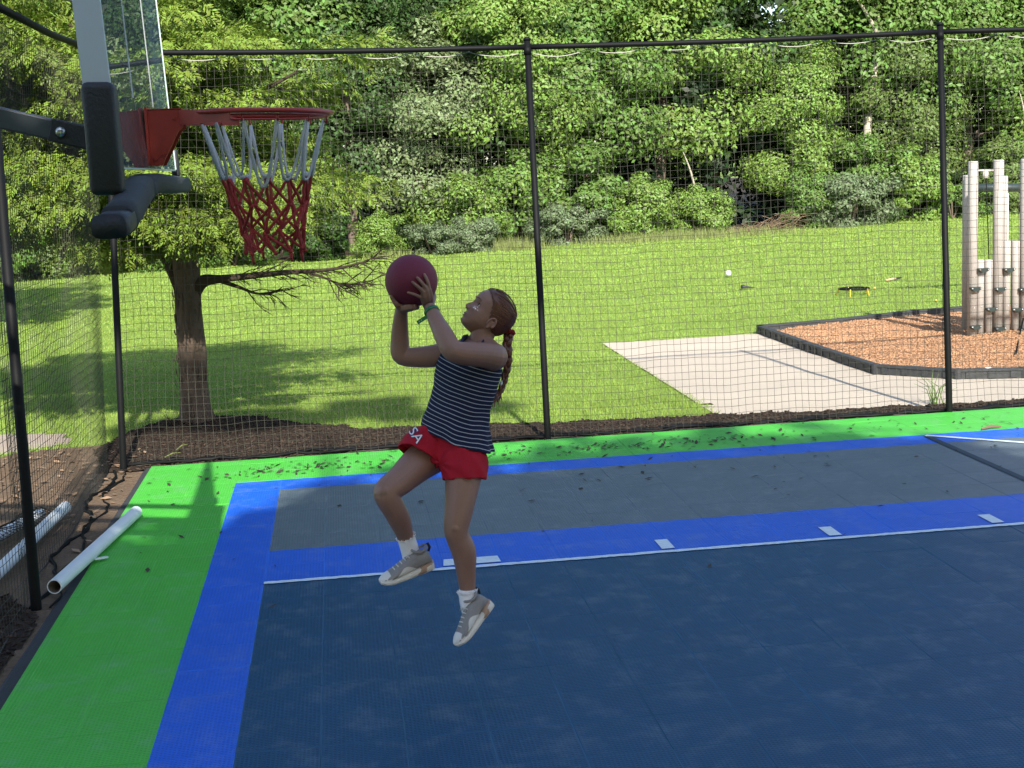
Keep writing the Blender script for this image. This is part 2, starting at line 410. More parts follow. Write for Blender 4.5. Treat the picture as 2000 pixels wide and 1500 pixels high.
# ================================================================== FENCES
class TubeNP:
    """many thin triangular strands written with numpy"""
    def __init__(s): s.V=[]; s.F=[]; s.n=0
    def strand(s,P,r,sides=3):
        P=np.asarray(P,float); N=len(P); Tn=np.gradient(P,axis=0); Tn/=np.linalg.norm(Tn,axis=1)[:,None]+1e-12
        a=np.array([.31,.2,.93]); a2=np.array([.9,.3,.1])
        U=np.cross(Tn,np.where(np.abs(Tn@a)[:,None]<.9,a,a2)); U/=np.linalg.norm(U,axis=1)[:,None]; Vv=np.cross(Tn,U)
        ang=2*PI*np.arange(sides)/sides
        R=(P[:,None,:]+r*(np.cos(ang)[None,:,None]*U[:,None,:]+np.sin(ang)[None,:,None]*Vv[:,None,:])).reshape(-1,3)
        i=np.arange(N-1)[:,None]*sides; k=np.arange(sides)[None,:]; l=(k+1)%sides
        F=np.stack([i+k,i+l,i+sides+l,i+sides+k],-1).reshape(-1,4)+s.n
        s.V.append(R); s.F.append(F); s.n+=len(R)
    def build(s,name,mat,parent=None):
        me=fast_mesh(name,np.concatenate(s.V),np.concatenate(s.F),mat,4); return newobj(name,me,parent)
def post(parent,base,top,r=.025,extra=.0):
    b=MB(); base=Vector(base); top=Vector(top); d=(top-base).normalized()
    b.tube([base-d*.15,base,top+d*extra],[r,r,r*.94],14); o=b.build('post',M['black'],parent,True)
    c=MB(); c.tube([top+d*(extra-.005),top+d*(extra+.012),top+d*(extra+.02)],[r*1.08,r*1.08,r*.6],14); c.build('post_cap',M['black'],o,True)
    k=MB(); k.tube([top-d*.055,top-d*.0],[r*1.12,r*1.12],14); k.build('clamp',M['black'],o,True)
    return o
bf=empty('net_fence',(1.95,3.29,-.03),label='tall black pole fence with square netting along the far green edge',cat='fence')
PB=[Vector((-1.165,3.29,-.03)),Vector((1.953,3.30,-.03)),Vector((5.095,3.25,-.03)),Vector((8.3,3.2,-.03))]
PT=[Vector((-1.037,3.29,2.93)),Vector((1.920,3.29,2.87)),Vector((5.020,3.27,2.874)),Vector((8.25,3.2,2.88))]
for a,b in zip(PB,PT): post(bf,a,b,extra=.05)
for a,b in zip(PT[:-1],PT[1:]):
    r=MB(); n=9; r.tube([a.lerp(b,i/n)+Vector((0,0,-.012*math.sin(PI*i/n))) for i in range(n+1)],.0195,12); r.build('top_rail',M['black'],bf,True)
def net_panel(parent,b0,b1,t0,t1,cell,off,seed,r=.0016,bottom=.0):
    """square mesh hung between two posts: sags, wrinkles, drifts"""
    rs=np.random.default_rng(seed); tn=TubeNP()
    b0,b1,t0,t1=[np.array(v) for v in(b0,b1,t0,t1)]
    Lx=np.linalg.norm(b1-b0); H=np.linalg.norm(t0-b0)-.05; nu=int(Lx/cell); nv=int(H/cell); off=np.array(off,float)
    ph=rs.uniform(0,6.28,12)
    def P(u,v):
        p=(b0*(1-u)[:,None]+b1*u[:,None])*(1-v)[:,None]+(t0*(1-u)[:,None]+t1*u[:,None])*v[:,None]
        sag=.035*np.sin(PI*u)*v**3
        x=u*Lx; z=v*H
        n=.020*np.sin(1.7*x+ph[0]+.8*z)+.012*np.sin(4.1*x+ph[1]-1.9*z)+.03*np.sin(.9*z+ph[2])*(1-v)*np.sin(PI*u)
        s_=.012*np.sin(1.3*z+ph[3]+.9*x)+.006*np.sin(5*z+ph[4])+.004*np.sin(9*x+ph[6]+6*z)
        dz=-.015*np.sin(2.2*x+ph[5])*v-sag+.006*np.sin(7.3*x+ph[7])+.003*np.sin(17*x+ph[8])
        d=(b1-b0)/Lx
        p=p+off[None,:]*(1+0*u)[:,None]+d[None,:]*s_[:,None]+np.array([[-d[1],d[0],0]])*n[:,None]; p[:,2]+=dz-.05*v
        return p
    for i in range(nu+1):
        v=np.linspace(bottom,1,44); u=np.full_like(v,i/nu); tn.strand(P(u,v),r)
    for j in range(nv+1):
        u=np.linspace(0,1,max(30,int(Lx*14))); v=np.full_like(u,bottom+(1-bottom)*j/nv); tn.strand(P(u,v),r)
    # doubled black hem at the ground
    u=np.linspace(0,1,60)
    tn.strand(P(u,np.full_like(u,bottom)),.004,5)
    tn.build('net',M['net'],parent)
for i in range(3): net_panel(bf,PB[i],PB[i+1],PT[i],PT[i+1],.0545,(0,.055,.015),20+i)
# white lacing rope under the rail
tn=TubeNP()
for i in range(3):
    a,b=PT[i],PT[i+1]; n=7
    for k in range(n):
        t=np.linspace(0,1,14); P=[]
        dep=.028+.018*random.random()
        for q in t:
            p=a.lerp(b,(k+q)/n); P.append((p.x,p.y+.03,p.z-.028-dep*4*q*(1-q)))
        tn.strand(P,.0030,5)
tn.build('lacing_rope',M['cord'],bf)
# gathered bottom of the net lying on the mulch
def fold(parent,path,r,seed):
    rs=random.Random(seed); b=MB(); P=[]
    for i,p in enumerate(path): P.append(p+Vector((rs.uniform(-.015,.015),rs.uniform(-.02,.02),rs.uniform(-.004,.012))))
    b.tube(P,[r*rs.uniform(.55,1.25) for _ in P],7,flat=1.0); return b.build('net_hem',M['black'],parent,True)
for i in range(3):
    fold(bf,[PB[i].lerp(PB[i+1],k/40)+Vector((0,.05+.03*math.sin(k*.9+i),.028)) for k in range(41)],.015,i)
    fold(bf,[PB[i].lerp(PB[i+1],k/34)+Vector((0,.12+.05*math.sin(k*.5+i*2),.026)) for k in range(35)],.011,i+9)
# left fence
lf=empty('net_fence',(-1.14,1.6,-.03),label='side run of netting on black poles beside the white pipes',cat='fence')
LB=[Vector((-1.21,3.24,-.03)),Vector((-1.106,-.04,-.03))]; LT=[Vector((-1.09,3.24,2.93)),Vector((-1.07,-.02,2.90))]
post(lf,LB[1],LT[1],r=.027,extra=.05)
b=MB(); b.tube([LT[0]+Vector((.02,0,0)),LT[0].lerp(LT[1],.5)-Vector((0,0,.02)),LT[1]+Vector((0,-.5,0))],.020,12); b.build('top_rail',M['black'],lf,True)
net_panel(lf,LB[0],LB[1],LT[0],LT[1],.0545,(-.05,0,.012),31)
net_panel(lf,LB[1],LB[1]+Vector((-.03,-1.3,0)),LT[1],LT[1]+Vector((-.03,-1.3,0)),.0545,(-.05,0,.012),32)
fold(lf,[LB[0].lerp(LB[1],k/40)+Vector((-.02+.05*math.sin(k*.4),0,.012)) for k in range(41)],.011,77)
fold(lf,[LB[0].lerp(LB[1],k/30)+Vector((.05+.04*math.sin(k*.7),0,.010)) for k in range(31)],.008,78)

# ================================================================== PIPES
def pipe(label,a,b,r,wall=.005):
    a,b=Vector(a),Vector(b); o=empty('plastic_pipe',(a+b)/2-Vector((0,0,r)),label=label,cat='pipe',group='white plastic pipes beside the court')
    d=(b-a).normalized(); n=22
    w=MB(); w.tube([a,a+(b-a)*.25,a+(b-a)*.5,a+(b-a)*.75,b],r,n,caps=False)
    # rim rings
    U=Vector((0,0,1)).cross(d).normalized(); V=d.cross(U)
    for p,s in((a,-1),(b,1)):
        o1=[p+(U*math.cos(2*PI*k/n)+V*math.sin(2*PI*k/n))*r for k in range(n)]; o2=[p+(U*math.cos(2*PI*k/n)+V*math.sin(2*PI*k/n))*(r-wall) for k in range(n)]
        w.loft([o1,o2],caps=False)
    w.build('pipe_wall',M['pvc'],o,True)
    q=MB(); q.tube([a,a+(b-a)*.5,b],r-wall,n,caps=False); q.build('pipe_bore',M['pvcin'],o,True)
    return o
pa=gr(106,1146,.05); pb=gr(266,1000,.045)
pipe('white plastic pipe lying half on the green edge, open end towards the camera',pa,pb,.037)
pa=gr(-90,1200,.04); pb=gr(128,990,.04)
pipe('white plastic pipe lying on the dirt behind the net pole',pa,pb,.036)
pa=gr(-60,1075,.04); pb=gr(80,1003,.04)
pipe('white plastic pipe half wrapped in loose black net behind the other pipe',pa,pb,.032)
# loose net draped over the third pipe
tn=TubeNP(); dv=(pb-pa); L_=dv.length; dd=dv/L_; pn=Vector((-dd.y,dd.x,0))
def drape(u,v):
    s=(v-.5)*2; return pa+dd*(u*L_*1.02)+pn*(s*.10+.02*math.sin(u*7))+Vector((0,0,.042*math.exp(-(s*1.0)**2*1.2)-.008+.006*math.sin(u*17+v*5)))
for i in range(26): tn.strand([drape(i/25,k/9) for k in range(10)],.0022)
for j in range(8): tn.strand([drape(k/30,j/7) for k in range(31)],.0022)
dn=tn.build('loose_net',M['black']); tag(dn,'bundle of black netting draped over the pipe beside the near pole','net')
# white offcut
mb=MB(); c=gr(196,1090,.02); mb.box(c,(.045,.012,.004),Matrix.Rotation(.85,3,'Z')@Matrix.Rotation(.12,3,'Y')); o=mb.build('plastic_offcut',M['pvc']); tag(o,'small white plastic sliver poking out from under the pipe','offcut')

# ================================================================== BASKETBALL GOAL
HX,HY,XB=.255,-2.08,-.130
goal=empty('basketball_goal',(-1.78,HY,-.03),label='basketball goal with clear board, red rim and red and white net',cat='basketball goal')
BW=.90; ZB=2.075; ZT=3.15; YN,YFr=HY-BW,HY+BW
RZ_=2.27
mb=MB(); mb.box((XB,HY,(ZB+ZT)/2),(.005,BW,(ZT-ZB)/2)); gp=mb.build('glass_board',M['glass'],goal)
b=MB(); b.box((XB-.020,YN+.01,(ZB+ZT)/2),(.036,.012,(ZT-ZB)/2+.01)); b.build('frame_side',M['frame'],goal)
M['gedge']=pmat('bright_glass_edge',(.55,.66,.66),.25,.05,9,spec=.6)
b=MB(); b.box((XB,YFr+.003,(ZB+ZT)/2),(.0075,.003,(ZT-ZB)/2)); b.build('glass_edge',M['gedge'],goal)
b=MB(); b.box((XB,HY,ZB-.003),(.0055,BW,.003)); b.build('glass_edge',M['gedge'],goal)
b=MB(); b.box((XB-.02,HY,ZB+.012),(.012,BW-.02,.012)); b.build('frame_bottom',M['frame'],goal)
b=MB(); b.box((XB-.02,HY,ZT-.01),(.012,BW-.02,.010)); b.build('frame_top',M['frame'],goal)
for yy in(HY-.30,HY+.30):
    b=MB(); b.box((XB-.022,yy,(ZB+ZT)/2),(.010,.014,(ZT-ZB)/2-.03)); b.build('frame_brace',M['frame'],goal)
# two pale upright lines on the glass
for yy in (HY-.30,HY+.30):
    b=MB(); b.box((XB+.0058,yy,(RZ_+ZT)/2),(.0006,.011,(ZT-RZ_)/2-.02)); b.build('upright_line',M['netw'],gp)
def rbox(c,h,r=.02,seg=3,mat=None,name='pad',parent=None,M3=None):
    bm=bmesh.new(); bmesh.ops.create_cube(bm,size=2)
    for v in bm.verts: v.co=Vector((v.co.x*h[0],v.co.y*h[1],v.co.z*h[2]))
    bmesh.ops.bevel(bm,geom=bm.edges[:],offset=r,segments=seg,affect='EDGES',profile=.5)
    for v in bm.verts:
        if M3 is not None: v.co=M3@v.co
        v.co+=Vector(c)
    me=bpy.data.meshes.new(name); bm.to_mesh(me); bm.free(); me.materials.append(mat); me.polygons.foreach_set('use_smooth',[True]*len(me.polygons))
    return newobj(name,me,parent)
# near edge pad
rbox((XB-.018,YN-.005,ZB+.075),(.044,.045,.150),.018,3,M['pad'],'edge_pad',goal,Matrix.Rotation(.035,3,'Y'))
# bottom pad: sits under the board at the far end, peels and droops at the near corner
def pad_loft(name,cs,mat,hw,hh):
    b=MB(); rings=[]
    for i,c in enumerate(cs):
        c=Vector(c); t=(Vector(cs[min(i+1,len(cs)-1)])-Vector(cs[max(i-1,0)])).normalized()
        u=Vector((1,0,0)); u=(u-t*u.dot(t)).normalized(); v=t.cross(u); ring=[]
        for k in range(14):
            a=2*PI*k/14; ca,sa=math.cos(a),math.sin(a)
            ring.append(c+u*hw*math.copysign(abs(ca)**.55,ca)+v*hh*math.copysign(abs(sa)**.55,sa))
        rings.append(ring)
    b.loft(rings); return b.build(name,mat,goal,True)
pad_loft('bottom_pad',[atX(357,361,XB+.0),atX(330,360,XB+.0),atX(300,358,XB+.0),atX(280,359,XB+.0),atX(268,366,XB+.0),atX(258,380,XB+.005)],M['foam'],.050,.033)
pad_loft('loose_pad',[atX(266,368,XB+.02),atX(250,385,XB+.025),atX(236,402,XB+.03),atX(222,418,XB+.03),atX(206,432,XB+.03)],M['foam'],.040,.038)
pad_loft('pad_end',[atX(212,430,XB+.03),atX(198,440,XB+.03),atX(184,444,XB+.03)],M['pad'],.042,.030)
rbox(atX(352,318,XB-.01),(.016,.022,.055),.008,2,M['pad'],'edge_pad',goal)
def warp(o):
    # the whole board leans back a little and is turned a touch on its arms
    for q in [o]+list(o.children):
        if q.type=='MESH':
            for v in q.data.vertices: v.co.x += -(v.co.z-2.1)*.036+(HY-v.co.y)*.020
for q in list(goal.children): warp(q)
# red bracket
RZ=2.238
b=MB()
b.box((XB+.010,HY,RZ-.06),(.004,.075,.095))
for s in(-1,1):
    yy=HY+s*.055
    pr=[(XB+.012,RZ+.026),(XB+.012,RZ-.155),(XB+.050,RZ-.155),(XB+.110,RZ-.045),(XB+.125,RZ-.035),(XB+.125,RZ+.026)]
    vs=[(x,yy-s*.003,z) for x,z in pr]+[(x,yy+s*.003,z) for x,z in pr]; n=6
    b.add(vs,[tuple(range(n)),tuple(range(2*n-1,n-1,-1))]+[(k,n+k,n+(k+1)%n,(k+1)%n) for k in range(n)])
b.box((XB+.068,HY,RZ+.0262),(.056,.058,.0025))
br=b.build('rim_bracket',M['red'],goal)
b=MB()
for s in(-1,1):
    for x,z in((XB+.03,RZ-.13),(XB+.055,RZ-.115),(XB+.10,RZ+.0)): b.tube([(x,HY+s*.058,z),(x,HY+s*.063,z)],.008,8)
b.build('bracket_bolts',M['red'],br,kind='stuff')
b=MB(); b.box((XB-.012,HY,RZ-.06),(.005,.075,.09)); b.box((XB-.04,HY,RZ-.06),(.022,.05,.085)); b.build('bracket_reflection',M['red'],goal)  # red blocks added behind the glass to stand in for the bracket's reflection
# rim and side braces
b=MB(); RR=.2286; tl_=.02
def rimp(a,r=RR,dz=0): return Vector((HX+r*math.cos(a),HY+r*math.sin(a),RZ+.012-.035*(1+math.cos(a))*.22+dz))
b.tube([rimp(2*PI*k/64) for k in range(64)],.0085,10,closed=True); b.build('rim_ring',M['red'],goal,True)
b=MB(); b.tube([rimp(2*PI*k/64,RR-.010,-.012) for k in range(64)],.0035,6,closed=True)
b.build('net_wire',M['red'],goal,True)
b=MB()
for s in(-1,1):
    A=Vector((XB+.11,HY+s*.05,RZ+.0)); Bp=rimp(PI-s*.0+ -s*1.15,RR+.002,-.010)
    e=(Bp-A); nn=Vector((-e.y,e.x,0)).normalized()*.003
    b=MB()
    for w in(0,):
        vs=[A+nn+Vector((0,0,.024)),A-nn+Vector((0,0,.024)),A-nn-Vector((0,0,.026)),A+nn-Vector((0,0,.026)),Bp+nn+Vector((0,0,.010)),Bp-nn+Vector((0,0,.010)),Bp-nn-Vector((0,0,.022)),Bp+nn-Vector((0,0,.022))]
        b.add(vs,[(0,1,2,3),(4,7,6,5),(0,4,5,1),(1,5,6,2),(2,6,7,3),(3,7,4,0)])
    b.build('rim_brace',M['red'],goal)
# net hooks + cords
b=MB(); NH=12
for k in range(NH):
    a=2*PI*(k+.5)/NH; p=rimp(a,RR-.010,-.012); b.tube([p+Vector((0,0,.003)),p+Vector((0,0,-.02)),rimp(a,RR-.022,-.028)],.0035,6)
b.build('net_hooks',M['red'],goal,True,kind='stuff')
NC=Vector((HX+.012,HY,0))
def netp(lv,k,jit=.012):
    zs=[-.02,-.125,-.215,-.300,-.385,-.460]; rs=[RR-.018,.185,.150,.122,.105,.096]
    r_=random.Random(lv*100+k%NH*3+1); a=2*PI*((k%NH)+.5+(.5 if lv%2 else 0))/NH+r_.uniform(-.05,.05)
    rr=rs[lv]*(1+r_.uniform(-.07,.07)); c=Vector((HX,HY,0)).lerp(NC,lv/5)
    return Vector((c.x+rr*math.cos(a),c.y+rr*math.sin(a),RZ+zs[lv]+r_.uniform(-jit,jit)-(.02 if lv==0 else 0)))
def cord(b,p,q,sag=.0,r=.0046):
    P=[p.lerp(q,t/6)+Vector((random.uniform(-.002,.002),random.uniform(-.002,.002),-sag*4*(t/6)*(1-t/6))) for t in range(7)]; b.tube(P,r,6)
w=MB(); r2=MB()
for k in range(NH):
    for s in(0,1):
        # long white loops from the hooks down to the first knots
        p=netp(0,k); q=netp(2,k+(s if s else 0)) if False else None
    a=2*PI*(k+.5)/NH; a2=2*PI*(k+1.5)/NH; P=[]
    top0=rimp(a,RR-.022,-.028); top1=rimp(a2,RR-.022,-.028); bz=-.215+random.uniform(-.03,.02); wob=random.uniform(-.09,.09); ex=random.uniform(2.0,4.2)
    for t in range(15):
        u=t/14; 
        aa=a+(a2-a)*u+wob*math.sin(PI*u); sh=1-abs(2*u-1)**ex
        rr=(RR-.022)*(1-sh)+.150*sh; P.append(Vector((HX+rr*math.cos(aa),HY+rr*math.sin(aa),RZ-.028+(bz+.028)*sh)))
    w.tube(P,[.0058+.0012*math.sin(t*2.3+k) for t in range(15)],7,flat=.75)
for k in range(NH):
    a=2*PI*(k+1)/NH
    kn=Vector((HX+.150*math.cos(a),HY+.150*math.sin(a),RZ-.205)); w.ball(kn,.009,8,6)
    for lv in(3,4,5):
        pass
    cord(r2,kn,netp(3,k),.0,.0052); cord(r2,kn,netp(3,k+1),.0,.0052)
    cord(r2,netp(3,k),netp(4,k),0,.0052); cord(r2,netp(3,k),netp(4,k-1),0,.0052)
    cord(r2,netp(4,k),netp(5,k),0,.0052); cord(r2,netp(4,k),netp(5,k+1),0,.0052)
    for lv in(3,4,5): r2.ball(netp(lv,k),.0085,7,5)
    if k%3==0: r2.tube([netp(5,k),netp(5,k)+Vector((.003,0,-.035))],[.006,.004],6)
w.build('white_net_cords',M['netw'],goal,True); r2.build('red_net_cords',M['netr'],goal,True)
# arms and pole
def bar(name,a,b,hw,hh,mat,parent=goal):
    a,b=Vector(a),Vector(b); d=(b-a); L=d.length; d.normalize(); u=Vector((0,1,0)); v=d.cross(u).normalized(); u=v.cross(d)
    Mx=Matrix((d,u,v)).transposed(); bb=MB(); bb.box((a+b)/2,(L/2,hw,hh),Mx); o=bb.build(name,mat,parent)
    bv=o.modifiers.new('b','BEVEL'); bv.width=.006; bv.segments=2; return o
aR=Vector((XB-.06,HY-.17,2.135)); dA=atY(0,258,HY-.17)-atY(172,297,HY-.17)
sc=1.62/abs(dA.x)
for s in(-1,1):
    for zo in(0,.48):
        e=Vector((XB-.08,HY+s*.17,2.155+zo)); bar('support_arm',e,e+dA*sc,.022,.033,M['arm'])
        if zo==0:
            f=Vector(e); bar('arm_end',e+dA.normalized()*.02,e+dA.normalized()*.205,.026,.037,M['pad'])
            bb=MB(); q=e+dA.normalized()*.168; bb.tube([q+Vector((0,s*.027,0)),q+Vector((0,s*.036,0)),q+Vector((0,s*.041,0))],[.016,.016,.008],10); bb.build('arm_bolt',M['bolt'],goal,True)
b=MB(); b.box((-1.80,HY,1.60),(.06,.06,1.63)); b.build('pole',M['arm'],goal)
b=MB(); b.box((-1.80,HY,.0),(.15,.15,.012)); b.build('pole_base',M['arm'],goal)

# ================================================================== PLANTS
for n_,c_,kw in (('leaf_mid',(.118,.200,.040),{}),('leaf_bright',(.172,.265,.052),{}),('leaf_dark',(.050,.095,.022),{}),('leaf_gap_shade',(.020,.042,.012),{}),('leaf_silver',(.185,.240,.105),{}),('leaf_grey',(.145,.195,.095),{}),('leaf_olive',(.120,.175,.042),{})):
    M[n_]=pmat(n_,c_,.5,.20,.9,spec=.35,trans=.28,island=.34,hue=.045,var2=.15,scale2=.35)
M['wood']=pmat('grey_trunk',(.16,.125,.10),.95,.3,5,spec=.1,bump=.02,bscale=14,stretch=(1,1,.3))
M['palewood']=pmat('pale_dead_wood',(.42,.37,.30),.9,.2,5,spec=.1)
M['brush']=pmat('dry_brush',(.15,.105,.070),.95,.2,8,spec=.1,island=.4)
M['straw']=pmat('dry_grass',(.17,.20,.07),.9,.2,4,spec=.1,island=.35,trans=.2)
def nrm(a): return a/(np.linalg.norm(a,axis=-1,keepdims=True)+1e-9)
def leaves_np(c,n,s,w=.52,fold=.25,rs=None):
    """folded rhombic leaves: c centres, n normals, s half lengths -> verts, tris"""
    k=len(c); t=rs.normal(size=(k,3)); u=nrm(np.cross(n,t)); v=np.cross(n,u); s=s[:,None]
    V=np.stack([c-u*s,c+v*s*w-n*s*fold*w,c+u*s-n*s*.18,c-v*s*w-n*s*fold*w],1).reshape(-1,3)
    b=np.arange(k)[:,None]*4
    F=np.concatenate([b+np.array([[0,1,2]]),b+np.array([[0,2,3]])],1).reshape(-1,3)
    return V,F
def crown_mesh(name,rx,ry,rz,cz,nclump,per,leaf,seed,mat,lower=-.9,rc=(.16,.30),flat=1.0):
    rs=np.random.default_rng(seed); cs=[];ns=[];ss=[]
    for i in range(nclump):
        d=nrm(rs.normal(size=3)); 
        if d[2]<lower: d[2]=abs(d[2])
        rad=rs.uniform(.62,1.0) if rs.random()<.8 else rs.uniform(.25,.62)
        c=np.array([d[0]*rx,d[1]*ry,d[2]*rz])*rad; R=rs.uniform(*rc)*(rx+ry+rz)/3
        e=nrm(rs.normal(size=(per,3))); 
        q=R*rs.uniform(.35,1.05,size=(per,1))**.6
        p=c+e*q*np.array([1.15,1.15,.8*flat])
        n=nrm(e*.9+d*.55+np.array([0,0,.35])+rs.normal(size=(per,3))*.45)
        cs.append(p); ns.append(n); ss.append(leaf*rs.uniform(.6,1.3,size=per))
    c=np.concatenate(cs); c[:,2]+=cz; c[:,2]=np.maximum(c[:,2],.02)
    V,F=leaves_np(c,np.concatenate(ns),np.concatenate(ss),rs=rs)
    return fast_mesh(name,V,F,mat,3)
def trunk_mb(h,r,seed,lean=(0,0),limbs=4,spread=1.2):
    rs=random.Random(seed); b=MB()
    P=[Vector((lean[0]*t*h+rs.uniform(-.06,.06)*h*.15,lean[1]*t*h+rs.uniform(-.06,.06)*h*.15,h*t)) for t in (0,.12,.3,.5,.7,.9)]
    P[0]=Vector((0,0,-.1)); b.limb(P,[r*1.35,r*1.05,r*.9,r*.75,r*.5,r*.2],10,3)
    for k in range(limbs):
        p=P[2+k%3].copy(); a=rs.uniform(0,2*PI); L=spread*rs.uniform(.7,1.2)
        d=Vector((math.cos(a),math.sin(a),rs.uniform(.3,.9)))
        b.limb([p,p+d*L*.5,p+d*L+Vector((0,0,.2*L))],[r*.45,r*.3,r*.1],7,3)
    return b
# shared meshes, one of each kind
CM=[crown_mesh('crown_a',2.7,2.3,4.3,4.5,70,680,.078,1,M['leaf_mid'],lower=-.7,rc=(.2,.34)),
    crown_mesh('crown_b',2.4,2.1,3.6,3.8,60,650,.072,2,M['leaf_mid'],lower=-.7,rc=(.2,.34)),
    crown_mesh('crown_c',3.0,2.5,5.0,5.2,76,700,.083,3,M['leaf_mid'],lower=-.7,rc=(.2,.33)),
    crown_mesh('crown_d',2.5,2.2,4.4,4.4,84,560,.064,4,M['leaf_mid'],rc=(.16,.28),lower=-.7)]
TMh=[trunk_mb(7.5,.17,11).mesh('trunk_a',M['wood'],True),trunk_mb(6.5,.14,12,(.05,.0)).mesh('trunk_b',M['wood'],True),
     trunk_mb(9,.2,13,(-.04,.02)).mesh('trunk_c',M['wood'],True),trunk_mb(7.6,.15,14).mesh('trunk_d',M['wood'],True)]
SM=[crown_mesh('shrub_a',1.5,1.0,.95,.75,46,300,.050,21,M['leaf_bright'],lower=-.95,rc=(.20,.36)),
    crown_mesh('shrub_b',1.1,.8,.70,.52,40,280,.042,22,M['leaf_grey'],lower=-.95,rc=(.20,.34)),
    crown_mesh('shrub_c',1.3,1.0,1.3,1.05,52,290,.058,23,M['leaf_mid'],lower=-.95,rc=(.18,.32))]
STM=[]
for i in range(3):
    b=MB(); rs_=random.Random(50+i)
    for k in range(6):
        a=rs_.uniform(0,6.28); d=Vector((math.cos(a)*.4,math.sin(a)*.4,.8)); b.limb([Vector((0,0,-.05)),d*.45,d*.9+Vector((0,0,.1))],[.03,.02,.008],6,2)
    STM.append(b.mesh('stems_%d'%i,M['wood'],True))
def plant(name,label,cat,group,cm,tm,x,y,rz,s,mat=None,z=-.03,parts=('trunk','crown')):
    o=empty(name,(x,y,z),label=label,cat=cat,group=group); o.rotation_euler=(0,0,rz); o.scale=s if hasattr(s,'__len__') else (s,s,s)
    t=bpy.data.objects.new(parts[0],tm); C.objects.link(t); t.parent=o
    c=bpy.data.objects.new(parts[1],cm); C.objects.link(c); c.parent=o
    if mat: c.material_slots[0].link='OBJECT'; c.material_slots[0].material=M[mat]
    return o
def treeline(x): return 26.3+.22*x
GT='broadleaf trees along the far side of the lawn'
def tree_px(px,back,k,s,mat,label):
    # place on the ground behind the lawn edge at the wanted picture column
    for yy in np.linspace(20,60,400):
        x=atY(px,400,yy).x
        if yy>=treeline(x)+back: break
    return plant('broadleaf_tree',label,'tree',GT,CM[k],TMh[k],x,yy,random.uniform(0,6.28),s,mat)
TREES=[(-60,4,0,1.0,'leaf_mid','broadleaf tree at the left edge of the photo beyond the net corner'),
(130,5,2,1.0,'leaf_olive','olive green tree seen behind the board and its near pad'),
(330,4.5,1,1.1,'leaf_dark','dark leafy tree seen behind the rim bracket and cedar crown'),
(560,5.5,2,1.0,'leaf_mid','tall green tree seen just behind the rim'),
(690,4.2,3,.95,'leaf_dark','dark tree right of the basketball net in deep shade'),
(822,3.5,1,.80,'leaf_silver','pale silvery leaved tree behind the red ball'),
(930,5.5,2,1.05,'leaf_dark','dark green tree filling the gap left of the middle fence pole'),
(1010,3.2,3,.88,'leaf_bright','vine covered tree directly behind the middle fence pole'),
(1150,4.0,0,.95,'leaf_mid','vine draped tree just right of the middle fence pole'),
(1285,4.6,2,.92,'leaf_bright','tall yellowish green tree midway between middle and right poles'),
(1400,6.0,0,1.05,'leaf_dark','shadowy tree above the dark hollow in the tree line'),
(1545,3.6,1,.72,'leaf_bright','low rounded bright green tree above the brown brush pile'),
(1660,5.2,2,1.0,'leaf_mid','green tree with bare pale branches rising through its top'),
(1760,4.2,3,.90,'leaf_olive','olive tree just left of the right fence pole'),
(1890,5.0,0,1.0,'leaf_mid','green tree behind the grey climbing logs'),
(2040,4.4,2,.9,'leaf_bright','light green tree at the right edge of the photo')]
for t_ in TREES: tree_px(*t_)
# far wood, one mass
def wood_mass():
    rs=np.random.default_rng(77); cs=[];ns=[];ss=[]
    for i in range(800):
        x=rs.uniform(-22,40); y=treeline(x)+rs.uniform(8.5,15); z=rs.uniform(.4,19)
        R=rs.uniform(.7,1.5); k=95; e=nrm(rs.normal(size=(k,3))); p=np.array([x,y,z])+e*R*rs.uniform(.5,1.05,size=(k,1))
        cs.append(p); ns.append(nrm(e+np.array([0,-.4,.4])+rs.normal(size=(k,3))*.4)); ss.append(.20*rs.uniform(.6,1.3,size=k))
    for i in range(420):
        x=rs.uniform(-12,26); y=treeline(x)+rs.uniform(6.5,9.5); z=rs.uniform(5,11.5)
        R=rs.uniform(.6,1.1); k=100; e=nrm(rs.normal(size=(k,3))); p=np.array([x,y,z])+e*R*rs.uniform(.5,1.05,size=(k,1))
        cs.append(p); ns.append(nrm(e+np.array([0,-.4,.4])+rs.normal(size=(k,3))*.4)); ss.append(.15*rs.uniform(.6,1.3,size=k))
    for i in range(900):
        x=rs.uniform(-20,38); y=treeline(x)+rs.uniform(3.6,9); z=rs.uniform(.1,7.0)*rs.random()**.4
        R=rs.uniform(.5,1.0); k=110; e=nrm(rs.normal(size=(k,3))); p=np.array([x,y,z])+e*R*rs.uniform(.5,1.05,size=(k,1))
        cs.append(p); ns.append(nrm(e+np.array([0,-.4,.4])+rs.normal(size=(k,3))*.4)); ss.append(.13*rs.uniform(.6,1.3,size=k))
    V,F=leaves_np(np.concatenate(cs),np.concatenate(ns),np.concatenate(ss),rs=rs); me=fast_mesh('woodland',V,F,M['leaf_gap_shade'],3)  # near-black leaf colour paints the shade in the gaps between the trees
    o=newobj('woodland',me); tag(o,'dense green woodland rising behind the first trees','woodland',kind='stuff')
wood_mass()
